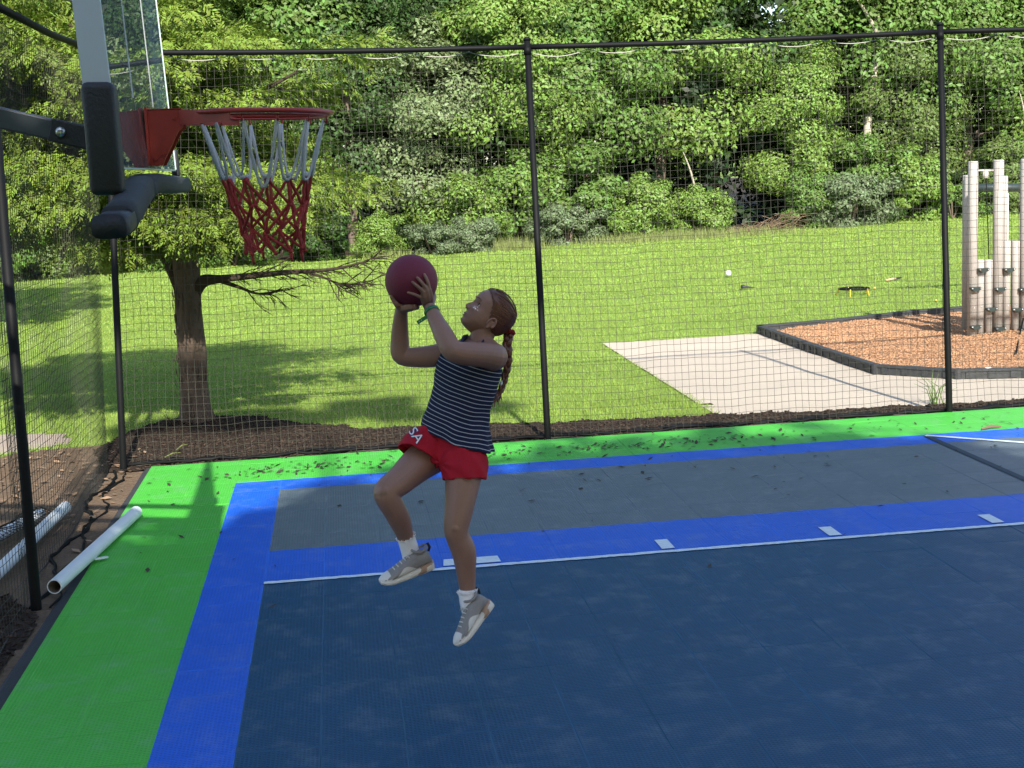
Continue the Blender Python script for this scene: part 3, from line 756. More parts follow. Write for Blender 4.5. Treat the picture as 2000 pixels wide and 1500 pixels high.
# forest floor under the trees
b=MB(); b.add([(-60,treeline(-60)+2.6,-.028),(80,treeline(80)+2.6,-.028),(80,treeline(80)+90,-.028),(-60,treeline(-60)+90,-.028)],[(0,1,2,3)])
b.build('woodland_floor',M['twig'],kind='structure')
GS='bushes along the far edge of the lawn'
def shrub_px(px,fwd,k,s,mat,label):
    for yy in np.linspace(18,60,420):
        x=atY(px,400,yy).x
        if yy>=treeline(x)+fwd: break
    return plant('shrub',label,'shrub',GS,SM[k],STM[k],x,yy,random.uniform(0,6.28),s,mat,parts=('stems','foliage'))
SHR=[(-20,1.0,2,1.0,'leaf_mid','dark bush at the far left end of the lawn edge'),
(120,1.2,0,.85,'leaf_olive','olive bush left of the corner pole at the lawn edge'),
(290,1.4,2,.85,'leaf_mid','bush seen left of the cedar trunk at the lawn edge'),
(450,1.3,0,.9,'leaf_mid','bush seen right of the cedar trunk under its long limb'),
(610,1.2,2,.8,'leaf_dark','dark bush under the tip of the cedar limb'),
(742,1.0,0,.62,'leaf_bright','low yellowish bush just left of the red ball'),
(890,2.0,0,1.05,'leaf_bright','broad rounded bright bush behind the ball and head'),
(840,.7,1,.72,'leaf_grey','grey green low shrub directly above the red ball'),
(930,.75,1,.78,'leaf_grey','grey green shrub above the head of the girl'),
(1000,2.4,2,1.1,'leaf_mid','tall bush behind the middle fence pole'),
(1105,1.1,1,.95,'leaf_grey','grey green shrub immediately right of the middle pole'),
(1135,2.3,2,1.15,'leaf_mid','leafy bush with an orange dead patch right of the middle pole'),
(1255,1.6,0,.95,'leaf_bright','yellow green mound left of the dark hollow'),
(1360,1.5,0,.75,'leaf_bright','smaller yellow green mound beside the brown brush pile'),
(1585,1.7,2,.80,'leaf_mid','green bush just right of the brown brush pile'),
(1660,1.2,1,1.35,'leaf_grey','large grey green shrub right of the brush pile'),
(1700,2.6,2,1.1,'leaf_mid','tall green bush behind the large grey shrub'),
(1790,1.8,2,.95,'leaf_bright','bright bush just left of the right fence pole'),
(1860,1.5,1,.95,'leaf_mid','bush right of the right fence pole before the logs'),
(1960,2.2,2,1.0,'leaf_olive','olive bush seen between the tall grey logs')]
for t_ in SHR: shrub_px(*t_)
# brown brush pile, dead branches
def at_edge(px,f):
    for yy in np.linspace(18,60,420):
        x=atY(px,400,yy).x
        if yy>=treeline(x)+f: return Vector((x,yy,-.03))
bp_=at_edge(1500,.5); rs_=random.Random(3); b=MB()
for k in range(170):
    t=rs_.random(); c=bp_+Vector((-1.2+2.0*t+rs_.uniform(-.4,.4),rs_.uniform(-.3,.5),.05+(.10+.62*max(0,t-.35))*rs_.random()))
    a=rs_.uniform(-.5,1.0); L=rs_.uniform(.2,.75); d=Vector((math.cos(a),rs_.uniform(-.5,.5),math.sin(a)*.75)).normalized()
    b.tube([c-d*L/2,c+Vector((0,0,rs_.uniform(-.05,.05))),c+d*L/2],[.009,.007,.003],4,caps=False)
o=b.build('brush_pile',M['brush']); tag(o,'heap of dry brown cut branches at the lawn edge','brush pile')
def straw_tuft(px,f,w,n,h,label,seed):
    c=at_edge(px,f); rs=np.random.default_rng(seed); V=[];F=[]
    for i in range(n):
        p=np.array([c.x+rs.normal()*w,c.y+rs.normal()*.35,-.03]); hh=h*rs.uniform(.4,1.2); d=rs.normal(size=2)*.25*hh; ww=.009
        V+=[p+[-ww,0,0],p+[ww,0,0],p+[d[0],d[1],hh]]; F.append((3*i,3*i+1,3*i+2))
    me=fast_mesh('dry_grass',np.array(V),np.array(F),M['straw'],3); o=newobj('dry_grass',me); tag(o,label,'grass',kind='stuff')
straw_tuft(1000,.30,.38,380,.34,'tall dry straw coloured grass left of the middle pole',1)
straw_tuft(1215,.25,.35,260,.22,'dry grass in front of the yellow green mounds',2)
straw_tuft(1330,.2,1.5,1500,.26,'tall yellowing weeds in front of the mounds and brush pile',6)
M['weedgreen']=M['straw']
straw_tuft(755,.3,.3,160,.25,'tall dry grass beside the ball at the lawn edge',3)
# bare pale dead tree
dt=at_edge(1690,3.6); o=empty('dead_tree',dt,label='leafless tree with pale bare branches above the right part of the fence',cat='tree')
b=MB(); b.limb([dt,dt+Vector((.1,0,3)),dt+Vector((.45,0,5.3)),dt+Vector((.1,0,7.5))],[.16,.12,.10,.06],8,4); b.build('trunk',M['palewood'],o,True)
for d in ((-1.1,-.3,1.5),(.9,-.2,1.6),(-.55,.2,2.1)):
    b=MB(); p=dt+Vector((.42,-.2,5.2)); d=Vector(d); b.limb([p,p+d*.55+Vector((.08,0,0)),p+d],[.075,.05,.02],7,4); b.build('branch',M['palewood'],o,True)
for k,(px,py) in enumerate(((1172,385),(1330,330),(1960,230))):
    c=at_edge(px,2.6); z=2.03+(300-py)/75; b=MB(); p=Vector((c.x,c.y-1.2,z)); b.limb([p+Vector((.3,.3,-1.0)),p,p+Vector((-.25,-.2,.55))],[.035,.028,.012],6,3)
    o=b.build('bare_branch',M['palewood'],None,True); tag(o,('pale broken branch poking from the bush right of the middle pole','pale bare branch in the gap midway along the tree line','pale bare branch above the grey climbing logs')[k],'branch')

# ---- cedar behind the net corner
cb=Vector((-.80,4.78,.03)); cedar=empty('cedar_tree',cb,label='cedar with shaggy trunk and drooping sprays behind the net corner',cat='tree')
b=MB(); rs_=random.Random(5); PX=[(384,848,.150),(383,828,.130),(380,790,.117),(376,740,.114),(374,690,.113),(370,640,.105),(368,600,.100),(367,560,.102),(366,520,.110),(358,470,.085),(352,380,.07),(350,200,.05)]
rings=[]
for i,(px,py,r) in enumerate(PX):
    c=atY(px,py,cb.y); ring=[]
    for k in range(26):
        a=2*PI*k/26; q=r*(1+.10*math.sin(3*a+i*.5)+.06*math.sin(7*a-i*.8)+rs_.uniform(-.045,.045)); 
        if i<2: q*=1+.16*max(0,math.sin(2.5*a+1))
        ring.append(c+Vector((q*math.cos(a),q*math.sin(a)*.95,0)))
    rings.append(ring)
b.loft(rings); b.build('trunk',M['bark'],cedar,True)
# shaggy strips of bark
b=MB()
for k in range(70):
    a=rs_.uniform(PI,2*PI); py=rs_.uniform(570,835); px=381-(835-py)*.06; r=np.interp(py,[560,640,740,790,825,846],[.102,.105,.12,.125,.145,.165])
    c=atY(px,py,cb.y)+Vector((math.cos(a)*(r*1.04),math.sin(a)*(r*1.0),0)); L=rs_.uniform(.04,.13); t=Vector((-math.sin(a),math.cos(a),0)); w=rs_.uniform(.006,.014); n_=Vector((math.cos(a),math.sin(a),0))
    b.add([c-t*w,c+t*w,c+t*w*.7+Vector((0,0,L))+n_*.010,c-t*w*.7+Vector((0,0,L))+n_*.010,c+n_*.014+Vector((0,0,L*.5))],[(0,1,4),(1,2,4),(2,3,4),(3,0,4)])
bs=b.build('bark_strips',M['bark'],cedar,kind='stuff')
def limb_px(path,rad,n=8,mat='twig',name='limb',y0=0,dy=0,twigs=0,seed=0):
    P=[atY(px,py,cb.y+y0+dy*i/(len(path)-1)) for i,(px,py) in enumerate(path)]; b=MB(); b.limb(P,rad,n,4)
    rs=random.Random(seed)
    for k in range(twigs):
        t=.35+.65*k/twigs; i=min(int(t*(len(P)-1)),len(P)-2); f=t*(len(P)-1)-i; p=P[i].lerp(P[i+1],f); d=(P[i+1]-P[i]).normalized()
        e=(d+Vector((rs.uniform(-.4,.4),rs.uniform(-.6,.6),rs.uniform(-.9,.35)))).normalized(); L=rs.uniform(.12,.34)*(1.15-t*.4)
        q=p+e*L+Vector((0,0,rs.uniform(-.08,.05))); b.tube([p,p.lerp(q,.5)+Vector((0,0,rs.uniform(-.02,.02))),q],[.006,.0045,.002],5,caps=False)
        for j in range(5):
            u=rs.uniform(.3,1); s_=p.lerp(q,u); g=(e+Vector((rs.uniform(-.8,.8),rs.uniform(-.8,.8),rs.uniform(-.9,.5)))).normalized(); b.tube([s_,s_+g*rs.uniform(.04,.11)],[.003,.0014],4,caps=False)
    return b.build(name,M[mat],cedar,True)
limb_px([(374,575),(395,550),(430,545),(480,540),(560,532),(640,527),(700,515),(735,500)],[.07,.055,.034,.028,.022,.014,.009,.004],9,dy=-.35,twigs=26,seed=2)
limb_px([(430,548),(470,562),(500,573),(530,573),(552,560)],[.022,.014,.010,.007,.003],7,dy=-.3,twigs=9,seed=3)
limb_px([(600,530),(640,545),(670,558),(715,548)],[.012,.009,.006,.003],6,dy=-.2,twigs=16,seed=4)
limb_px([(352,560),(335,525),(310,490),(270,465),(210,440)],[.06,.05,.035,.022,.010],8,dy=.3,twigs=12,seed=5)
limb_px([(362,480),(420,430),(520,400),(640,380)],[.05,.035,.022,.008],8,dy=.2,twigs=10,seed=6)
limb_px([(356,420),(280,330),(160,260),(40,230)],[.055,.04,.025,.01],8,dy=.1,twigs=10,seed=7)
limb_px([(352,330),(450,220),(580,140)],[.05,.03,.01],8,dy=.2,twigs=6,seed=8)
limb_px([(350,250),(250,120),(120,40)],[.05,.03,.01],8,dy=-.2,twigs=6,seed=9)
def spray_np(c,ax,nm,L,rs,k=9):
    """flat cedar fans: a midrib with alternate sprigs; arrays of centres, axes, normals, lengths"""
    n=len(c); ax=nrm(ax); nm=nrm(nm-ax*(nm*ax).sum(1,keepdims=True)); sd_=np.cross(nm,ax); L=L[:,None]; V=[];
    for j in range(k):
        t=(j+.4)/k; s=0 if j==k-1 else (1 if j%2 else -1); ang=(.62+.25*(1-t))*s
        d=ax*math.cos(ang)+sd_*math.sin(ang)-nm*.10; d=nrm(d+rs.normal(size=(n,3))*.10)
        base=c+ax*L*t*.92-nm*L*.20*t*t; ln=L*(.52*(1-.55*t) if s else .30)*rs.uniform(.8,1.2,size=(n,1)); w=np.cross(nm,d)*ln*.17
        V.append(np.stack([base,base+d*ln*.55+w,base+d*ln-nm*ln*.12,base+d*ln*.55-w],1))
    V=np.stack(V,1).reshape(-1,3); m_=len(V)//4; b=np.arange(m_)[:,None]*4
    return V,np.concatenate([b+np.array([[0,1,2]]),b+np.array([[0,2,3]])],1).reshape(-1,3)
def cedar_crown(parent,cen,rad,nb,per,seed,zmin,keep=None,L0=.17,front=False):
    rs=np.random.default_rng(seed); cc=[];aa=[];nn_=[];ll=[]
    k=0
    while k<nb:
        d=nrm(rs.normal(size=3)); q=rs.uniform(.55,1.0)
        c=cen+d*rad*q
        if c[2]<zmin(c) or (keep and not keep(c)): continue
        k+=1; R=rs.uniform(.26,.48)
        e=nrm(rs.normal(size=(per,3))); p=c+e*R*np.array([1.25,1.1,.30])*rs.uniform(.3,1,size=(per,1))
        out=nrm(d*np.array([1,1,.25])+e*.55+rs.normal(size=(per,3))*.35); out[:,2]-=rs.uniform(.15,.75,size=per)
        cc.append(p); aa.append(out); nn_.append(nrm(np.array([0,0,.9])+d*.6+rs.normal(size=(per,3))*.5)); ll.append(L0*rs.uniform(.6,1.35,size=per))
    for i in range(70):
        d=nrm(rs.normal(size=3)); c=cen+d*rad*rs.uniform(.1,.52); c[2]=max(c[2],zmin(c)+.12)
        if keep and not keep(c): continue
        e=nrm(rs.normal(size=(per,3))); cc.append(c+e*.36*rs.uniform(.3,1,size=(per,1)))
        out=nrm(d+e*.6+rs.normal(size=(per,3))*.4); out[:,2]-=.4; aa.append(out); nn_.append(nrm(np.array([0,0,.9])+rs.normal(size=(per,3))*.6)); ll.append(L0*1.1*rs.uniform(.6,1.3,size=per))
    if front:
        for i in range(15):
            c=np.array([rs.uniform(-1.5,.25),rs.uniform(3.66,4.3),rs.uniform(1.52,2.05)]); R=rs.uniform(.18,.32)
            e=nrm(rs.normal(size=(per,3))); cc.append(c+e*R*np.array([1.25,.9,.45])*rs.uniform(.3,1,size=(per,1)))
            out=nrm(np.array([0,-.8,-.1])+e*.6+rs.normal(size=(per,3))*.35); out[:,2]-=rs.uniform(.15,.6,size=per); aa.append(out); nn_.append(nrm(np.array([0,-.5,.9])+rs.normal(size=(per,3))*.5)); ll.append(L0*rs.uniform(.6,1.35,size=per))
    V,F=spray_np(np.concatenate(cc),np.concatenate(aa),np.concatenate(nn_),np.concatenate(ll),rs)
    V[:,2]=np.maximum(V[:,2],.3)
    return fast_mesh('cedar_crown',V,F,M['cedar'],3)
def zmin1(c): return 1.60+.10*math.sin(c[0]*3)+(.05 if c[0]>-.2 else -.12*(c[0]<-1.4))
def keep1(c): return (c[0]<-.25 or math.sin(c[0]*91.7+c[2]*57.3)>(.1 if c[2]<2.1 else .75)) and c[1]>3.62 and not(c[0]<-1.0 and c[1]<4.0 and False)
me=cedar_crown(cedar,np.array([-1.22,5.0,2.45]),np.array([2.05,1.45,1.55]),120,200,41,zmin1,keep1,.118,True)
newobj('crown',me,cedar)
c2=Vector((-5.9,13.5,-.03)); o=empty('cedar_tree',c2,label='second cedar further off at the left edge with its foliage in the sun',cat='tree')
b=MB(); b.limb([c2,c2+Vector((0,0,2)),c2+Vector((.1,0,5))],[.2,.15,.05],10,3); b.build('trunk',M['bark'],o,True)
newobj('crown',cedar_crown(o,np.array([-5.8,13.5,4.0]),np.array([2.7,2.3,3.2]),210,55,43,lambda c:1.6,None,.24),o)

# ---- shade trees behind the camera (their shade lies over the court)
SHADE_H=1.065
def shade_mesh(name,seed):
    return crown_mesh(name,4.4,3.0,3.9,5.2,150,150,.30,seed,M['leaf_mid'],lower=-.8,rc=(.2,.34))
SH=[shade_mesh('shade_crown_a',61),shade_mesh('shade_crown_b',62)]
stm=trunk_mb(6,.24,71,limbs=6,spread=2.2).mesh('shade_trunk',M['wood'],True)
for i in range(9):
    x=-10+3.6*i+random.uniform(-.5,.5); h=SHADE_H*[.82,.86,.92,.98,1.0,.95,.95,.97,1.0][i]
    plant('shade_tree','tall shade tree in the row behind the photographer','tree','shade trees behind the photographer',SH[i%2],stm,x,-12.5+random.uniform(-.4,.4),random.uniform(0,6.28) if False else (0 if i%3 else PI),(1,1,h))

flat=crown_mesh('shade_band_top',1.75,.50,.10,12.55,34,150,.15,66,M['leaf_mid'],lower=-1,rc=(.16,.26),flat=.6)  # invented treetop, added unseen to throw a shade band on the grass
stm2=trunk_mb(13.0,.12,73,limbs=3,spread=.6).mesh('shade_band_trunk',M['wood'],True)
plant('shade_tree','slender tree added out of view, its flat top shaped to shade the grass edge','tree','shade trees behind the photographer',flat,stm2,1.55,-12.7,0,1)
# ---- grass blades and litter
def grass():
    rs=np.random.default_rng(5); P=[];Hs=[];Ws=[]
    pad=inpoly(PAD); 
    mul=lambda x,y: mulch_in(x,y)
    for (y0,y1,den,h,w) in ((3.6,6,2300,.030,.0035),(6,9,1400,.030,.0045),(9,13,800,.030,.006),(13,18,420,.030,.009),(18,24,230,.032,.013),(24,34,130,.036,.018)):
        xl=atX(-30,600,0).x; 
        k0=(y0+6.93)*(-1000-40)/FPX; xa=CAMP.x+(y1+6.93)*(.1196-.375)-.5; xb=CAMP.x+(y1+6.93)*(.1196+.375)+.5
        n=int((xb-xa)*(y1-y0)*den); x=rs.uniform(xa,xb,n); y=rs.uniform(y0,y1,n)
        ok=~mul(x,y)&~(pad(x,y))&~inpoly(CHIP)(x,y)&~inpoly(PATH)(x,y)&~inpoly(DIRT)(x,y)&(y<treeline(x)+2.2)&~((x>-1.02)&(y<3.3))
        x,y=x[ok],y[ok]; P.append(np.stack([x,y,np.full_like(x,-.036)],1)); Hs.append(h*rs.uniform(.5,1.35,len(x))); Ws.append(np.full(len(x),w))
    # shaggier fringe along the mulch and pad edges
    P=np.concatenate(P);H=np.concatenate(Hs);Wd=np.concatenate(Ws)
    fr=(P[:,1]<4.9)&(P[:,0]<3.6); H=np.where(fr,H*1.5,H)
    a=rs.uniform(0,6.28,len(P)); u=np.stack([np.cos(a),np.sin(a),0*a],1)*Wd[:,None]; ln=rs.normal(size=(len(P),2))*.45
    tip=P+np.stack([ln[:,0]*H,ln[:,1]*H,H],1)
    V=np.stack([P-u,P+u,tip],1).reshape(-1,3); F=np.arange(len(V)).reshape(-1,3)
    me=fast_mesh('grass',V,F,M['grass'],3); o=newobj('grass',me); tag(o,'short mown lawn grass beyond the net','grass',kind='stuff')
grass()
def scatter_boxes(name,pts,size,mat,label,cat,seed,parent=None,flat=.25):
    rs=np.random.default_rng(seed); n=len(pts); s=size*rs.uniform(.5,1.5,(n,1)); a=rs.uniform(0,6.28,n); el=rs.normal(size=n)*.3
    u=np.stack([np.cos(a)*np.cos(el),np.sin(a)*np.cos(el),np.sin(el)],1); v=np.stack([-np.sin(a),np.cos(a),0*a],1); w=np.cross(u,v)
    lu=s; lv=s*rs.uniform(.25,.5,(n,1)); lw=s*flat*rs.uniform(.5,1.2,(n,1)); cs=[]
    for x in(-1,1):
        for y in(-1,1):
            for z in(-1,1): cs.append(pts+u*lu*x+v*lv*y*(1 if x<0 else .6)+w*lw*z)
    V=np.stack(cs,1).reshape(-1,3); b=np.arange(n)[:,None,None]*8
    F=(b+np.array([(0,1,3,2),(4,6,7,5),(0,4,5,1),(2,3,7,6),(0,2,6,4),(1,5,7,3)])[None]).reshape(-1,4)
    o=newobj(name,fast_mesh(name,V,F,mat,4),parent); tag(o,label,cat,kind='stuff'); return o
rs=np.random.default_rng(9)
x=rs.uniform(-1.9,7,90000); y=rs.uniform(-3.2,5.3,90000); ok=mulch_in(x,y)&((y>2.9)|(x<-.98)); x,y=x[ok][:34000],y[ok][:34000]
scatter_boxes('bark_chips',np.stack([x,y,mulch_z(x,y)+.002],1),.013,M['chip'],'dark bark chips covering the beds beside the court','bark chips',1)
x=rs.uniform(5.0,10,90000); y=rs.uniform(4.4,10,90000); ok=inpoly(CHIP)(x,y); x,y=x[ok][:34000],y[ok][:34000]
scatter_boxes('wood_chips',np.stack([x,y,chip_z(x,y)+.003],1),.013,M['woodchip1'],'orange wood chips filling the play bed','wood chips',2)
# dry leaf bits blown over the court
n=620; x=rs.uniform(-.9,6.5,n); y=2.5+np.abs(rs.normal(size=n))*.30*np.where(rs.random(n)<.66,1,-4.0)+.08
cl=rs.random(n)<.45; cx=np.array([-.1,.3,.85,2.3,2.75,3.2,2.05,1.5])[rs.integers(0,8,n)]; x=np.where(cl,cx+rs.normal(size=n)*.16,x); y=np.where(cl,2.82+rs.normal(size=n)*.09,y)
ok=(y<3.2)&(y>-2.5)&~((x<0)&(y<0)&(rs.random(n)<.5)); x,y=x[ok],y[ok]
pts=np.stack([x,y,0*x+.006],1)
def flat_leaves(name,pts,L,mat,label,cat,seed):
    rs=np.random.default_rng(seed); n=len(pts); a=rs.uniform(0,6.28,n); u=np.stack([np.cos(a),np.sin(a),rs.normal(size=n)*.15],1); nn=nrm(np.stack([rs.normal(size=n)*.25,rs.normal(size=n)*.25,1+0*a],1))
    v=np.cross(nn,u); s=(L*rs.uniform(.5,1.5,n))[:,None]; w=rs.uniform(.2,.5,(n,1))
    V=np.stack([pts-u*s,pts+v*s*w+nn*s*.15,pts+u*s+nn*s*.2,pts-v*s*w+nn*s*.15],1).reshape(-1,3); b=np.arange(n)[:,None]*4
    F=np.concatenate([b+np.array([[0,1,2]]),b+np.array([[0,2,3]])],1).reshape(-1,3); o=newobj(name,fast_mesh(name,V,F,mat,3)); tag(o,label,cat,kind='stuff')
flat_leaves('leaf_litter',pts,.022,M['litter'],'dry dark leaf bits scattered over the court','leaf litter',4)
M['tanleaf']=pmat('tan_dead_leaf',(.24,.155,.095),.85,.2,20,island=.5)
n=480; x=rs.uniform(-2.6,-1.05,n); y=rs.uniform(.3,4.3,n); ok=inpoly(DIRT)(x,y)&(rs.random(n)<np.clip((y-.2)/2.5,.08,1)); x,y=x[ok],y[ok]
flat_leaves('dead_leaves',np.stack([x,y,0*x-.008],1),.030,M['tanleaf'],'tan dead leaves on the dirt beyond the side net','leaves',6)
# sticks on the mulch
for k,(p,q,lab) in enumerate((((322,893),(352,884),'pale twig lying on the mulch near the cedar'),((345,878),(366,868),'short pale twig on the mulch between cedar and green corner'),((1917,838),(1955,833),'curled orange brown leaf stalk on the green edge at right'))):
    a,b_=gr(*p,.02 if k<2 else .012),gr(*q,.025 if k<2 else .014); b=MB(); b.tube([a,a.lerp(b_,.5)+Vector((0,0,.012)),b_],[.004,.006,.003] if k<2 else [.006,.012,.006],6)
    o=b.build('stick',M['straw'] if k<2 else M['brush']); tag(o,lab,'twig')
# weed by the right pole
w=gr(1832,790,-.02); rs_=random.Random(8); b=MB()
for k in range(16):
    a=rs_.uniform(0,6.28); L=rs_.uniform(.12,.32); d=Vector((math.cos(a)*.35,math.sin(a)*.2,1)).normalized()
    p=w+Vector((rs_.uniform(-.05,.05),rs_.uniform(-.03,.03),0)); b.tube([p,p+d*L*.6,p+d*L+Vector((math.cos(a)*.08,0,-.03))],[.004,.003,.001],4,flat=.4,caps=False)
o=b.build('weed',M['leaf_mid']); tag(o,'thin grassy weed growing in the mulch by the right fence pole','weed')
for k in range(14):
    pass
b=MB()
for k in range(26):
    a=rs_.uniform(PI*.9,2.1*PI); p=cb+Vector((math.cos(a)*.19,math.sin(a)*.17,0)); L=rs_.uniform(.05,.16); b.tube([p,p+Vector((math.cos(a)*.05,math.sin(a)*.05,L))],[.003,.001],4,caps=False)
o=b.build('sprouts',M['twig']); tag(o,'dead twiggy sprouts round the cedar foot','sprouts',kind='stuff')

# ================================================================== PLAY AREA
ed=empty('play_border',(5.3,6.8,-.03),label='black plastic border of low segments round the orange wood chips',cat='border')
EP=[Vector((p.x,p.y,-.03)) for p in CH]; EP.append(Vector((8.6,4.5,-.03)))
far=[EP[0],Vector((6.35,9.02,-.03)),Vector((7.43,9.42,-.03)),Vector((8.7,9.6,-.03))]
def edge_seg(a,b):
    d=(b-a); L=d.length; d.normalize(); nn=Vector((-d.y,d.x,0)); Mx=Matrix((d,nn,Vector((0,0,1)))).transposed(); bb=MB(); c=(a+b)/2
    bb.box(c+Vector((0,0,.045)),(L/2,.026,.045),Mx); bb.box(c+Vector((0,0,.088)),(L/2-.004,.036,.010),Mx)
    k=max(2,int(L/.16))
    for i in range(k):
        q=a.lerp(b,(i+.5)/k); bb.box(q-nn*.028+Vector((0,0,.045)),(.028,.008,.028),Mx)
        bb.box(q+nn*.028+Vector((0,0,.045)),(.028,.008,.028),Mx)
    bb.tube([a+Vector((0,0,-.05)),a+Vector((0,0,.102))],.040,10)
    bb.build('border_segment',M['edge'],ed)
for P in (EP,far):
    for a,b in zip(P[:-1],P[1:]):
        n=max(1,round((b-a).length/1.1))
        for i in range(n): edge_seg(a.lerp(b,i/n),a.lerp(b,(i+1)/n))
YL=7.02; cw=empty('climbing_wall',(7.5,YL,0),label='grey plastic log climbing wall with dark footholds in the wood chips',cat='climbing wall')
def log(px,top,r,yy=YL,bot=675,nm='log',par=cw):
    a=atY(px+.5,660,yy); a.z=-.02; t=atY(px,top,yy); p=Vector((a.x,yy,t.z)); b=MB()
    b.tube([a,Vector((a.x,yy,t.z-.012)),p+Vector((0,0,-.004)),p],[r,r,r*.96,r*.82],16); o=b.build(nm,M['log'],par,True)
    k=MB()
    for z in np.arange(.35,t.z-.05,.31): k.ball((a.x+.0,yy-r*.97,z),.007,7,5)
    k.build('log_bolt',M['bolt'],o,True,kind='stuff'); return o
for px,top,r in ((1898,315,.052),(1912.5,507,.043),(1929,507,.043),(1947,312,.054),(1963.5,470,.043),(1981,470,.043),(1999,310,.054),(2017,430,.043),(2034,430,.043),(2052,310,.054)): log(px,top,r)
for px,top,yy in ((1886,342,7.75),(1889,342,7.62),(1957,343,7.8)): log(px,top,.045,yy)
def hold(px,py):
    c=atY(px,py,YL-.055); bb=MB(); w=.062
    vs=[(-w,.014),(w,.014),(w,-.008),(.02,-.034),(-.02,-.034),(-w,-.008)]
    V0=[c+Vector((x,.0,z)) for x,z in vs]+[c+Vector((x*.94,-.042,z*.9)) for x,z in vs]; n=6
    bb.add(V0,[tuple(range(n-1,-1,-1)),tuple(range(n,2*n))]+[(k,(k+1)%n,n+(k+1)%n,n+k) for k in range(n)])
    o=bb.build('foothold',M['hold'],cw)
    for s in(-1,1):
        k=MB(); k.tube([c+Vector((s*.046,-.040,.0)),c+Vector((s*.046,-.052,.0))],.010,8); k.build('hold_bolt',M['bolt'],o,True)
for q in ((1919,526),(1969,526),(1904,563),(1952,564),(1999,565),(1935,603),(1985,604),(1904,638),(1952,641),(1999,643)): hold(*q)
b=MB(); a=atY(1906,333,YL); e=atY(1940,333,YL); b.tube([a,e],.011,8); b.build('cross_bar',M['log'],cw,True)
b=MB(); c=atY(1925,341,YL); b.loft([[c+Vector((r*math.cos(k*PI/5),r*math.sin(k*PI/5)*.7,z)) for k in range(10)] for z,r in((.04,.012),(.03,.030),(.0,.034),(-.025,.030),(-.038,.022))]); b.build('bell',M['log'],cw,True)
b=MB(); b.tube([atY(1926,350,7.5),atY(1929,430,7.5),atY(1932,520,7.5)],.006,6); b.build('rope',M['black'],cw,True)
b=MB(); b.tube([atY(1999,622,6.8),atY(1990,660,6.7),gr(1985,690,.03)],.008,6); b.build('rope',M['black'],cw,True)
pf=empty('play_structure',(9.2,11,0),label='dark beam on a light blue pole seen between the grey logs',cat='play structure')
b=MB(); a=atY(1900,367,11.0); e=atY(2040,366,11.0); b.tube([a,e],.055,10); b.build('beam',M['hold'],pf,True)
b=MB(); t=atY(1966,377,11.0); b.tube([Vector((t.x,11,-.05)),t],.028,10); b.build('pole',M['pvc'],pf,True)
b=MB(); t=atY(2036,377,11.0); b.tube([Vector((t.x,11,-.05)),t+Vector((0,0,.1))],.04,10); b.build('pole',M['hold'],pf,True)
# toys on the lawn
M['white']=pmat('white_rubber',(.78,.78,.75),.5,.05,20); M['yellow']=pmat('yellow_plastic',(.75,.52,.08),.45,.08,20); M['tan']=pmat('tan_wood',(.55,.40,.22),.6,.1,20)
def tb(px,py,r,mat,name,label):
    c=gr(px,py,-.01); b=MB(); b.ball((c.x,c.y,r-.02),r,16,10); o=b.build(name,mat,None,True); tag(o,label,'ball')
tb(1423,538,.050,M['white'],'lawn_ball','white ball lying alone on the sunny lawn')
tb(1708,563,.016,M['yellow'],'small_ball','tiny yellow ball on the lawn next to the round net')
tb(1828,587,.014,M['yellow'],'small_ball','tiny yellow ball on the lawn near the wood chip border')
c=gr(1460,563,-.01); b=MB(); Mx=Matrix.Rotation(-.15,3,'Z'); rings=[]
for t,w,h in ((0,.045,.05),(.05,.04,.045),(.11,.028,.03),(.17,.014,.016),(.22,.004,.006)):
    rings.append([c+Mx@Vector((t-.1,w*math.cos(k*PI/5),max(0,h*(math.sin(k*PI/5)+.6))*.7)) for k in range(10)])
b.loft(rings); o=b.build('black_cone',M['pad'],None,True); tag(o,'small black cone lying on its side on the lawn below the white ball','cone')
c=gr(1668,573,-.01); tn_=empty('round_net_game',(c.x,c.y,-.03),label='low round net game with black rim and yellow legs on the lawn',cat='net game')
b=MB(); rr=.215; b.tube([c+Vector((rr*math.cos(2*PI*k/28),rr*math.sin(2*PI*k/28),.07)) for k in range(28)],.011,8,closed=True); b.build('rim',M['black'],tn_,True)
for k in range(5):
    a=2*PI*k/5+.35; p=c+Vector((rr*math.cos(a),rr*math.sin(a),.07)); b=MB(); b.tube([p+Vector((0,0,.006)),p,c+Vector(((rr+.03)*math.cos(a),(rr+.03)*math.sin(a),-.03))],[.014,.013,.010],7); b.build('leg',M['yellow'],tn_,True)
tq=TubeNP()
for k in range(-6,7):
    s=rr*k/6.5; l=math.sqrt(max(0,rr*rr-s*s)); tq.strand([(c.x+s,c.y-l,.06),(c.x+s,c.y,.055),(c.x+s,c.y+l,.06)],.0018); tq.strand([(c.x-l,c.y+s,.06),(c.x,c.y+s,.055),(c.x+l,c.y+s,.06)],.0018)
tq.build('mesh_net',M['black'],tn_)
a,e=gr(1731,547,.0),gr(1760,542,.0); bt=empty('wooden_bat',a.lerp(e,.5),label='short tan stick with a dark grip lying on the lawn behind the round net',cat='bat')
b=MB(); b.tube([a,a.lerp(e,.6)],[.014,.018],8); b.build('blade',M['tan'],bt,True); b=MB(); b.tube([a.lerp(e,.58),e],[.016,.014],8); b.build('grip',M['pad'],bt,True)
c=gr(1930,720,.06); b=MB(); b.loft([[c+Vector((r*math.cos(k*PI/4),r*math.sin(k*PI/4)*.6,z)) for k in range(8)] for z,r in((-.02,.03),(0,.036),(.015,.022))]); o=b.build('paper_scrap',M['white'],None,False); tag(o,'white paper scrap on the orange wood chips','paper')

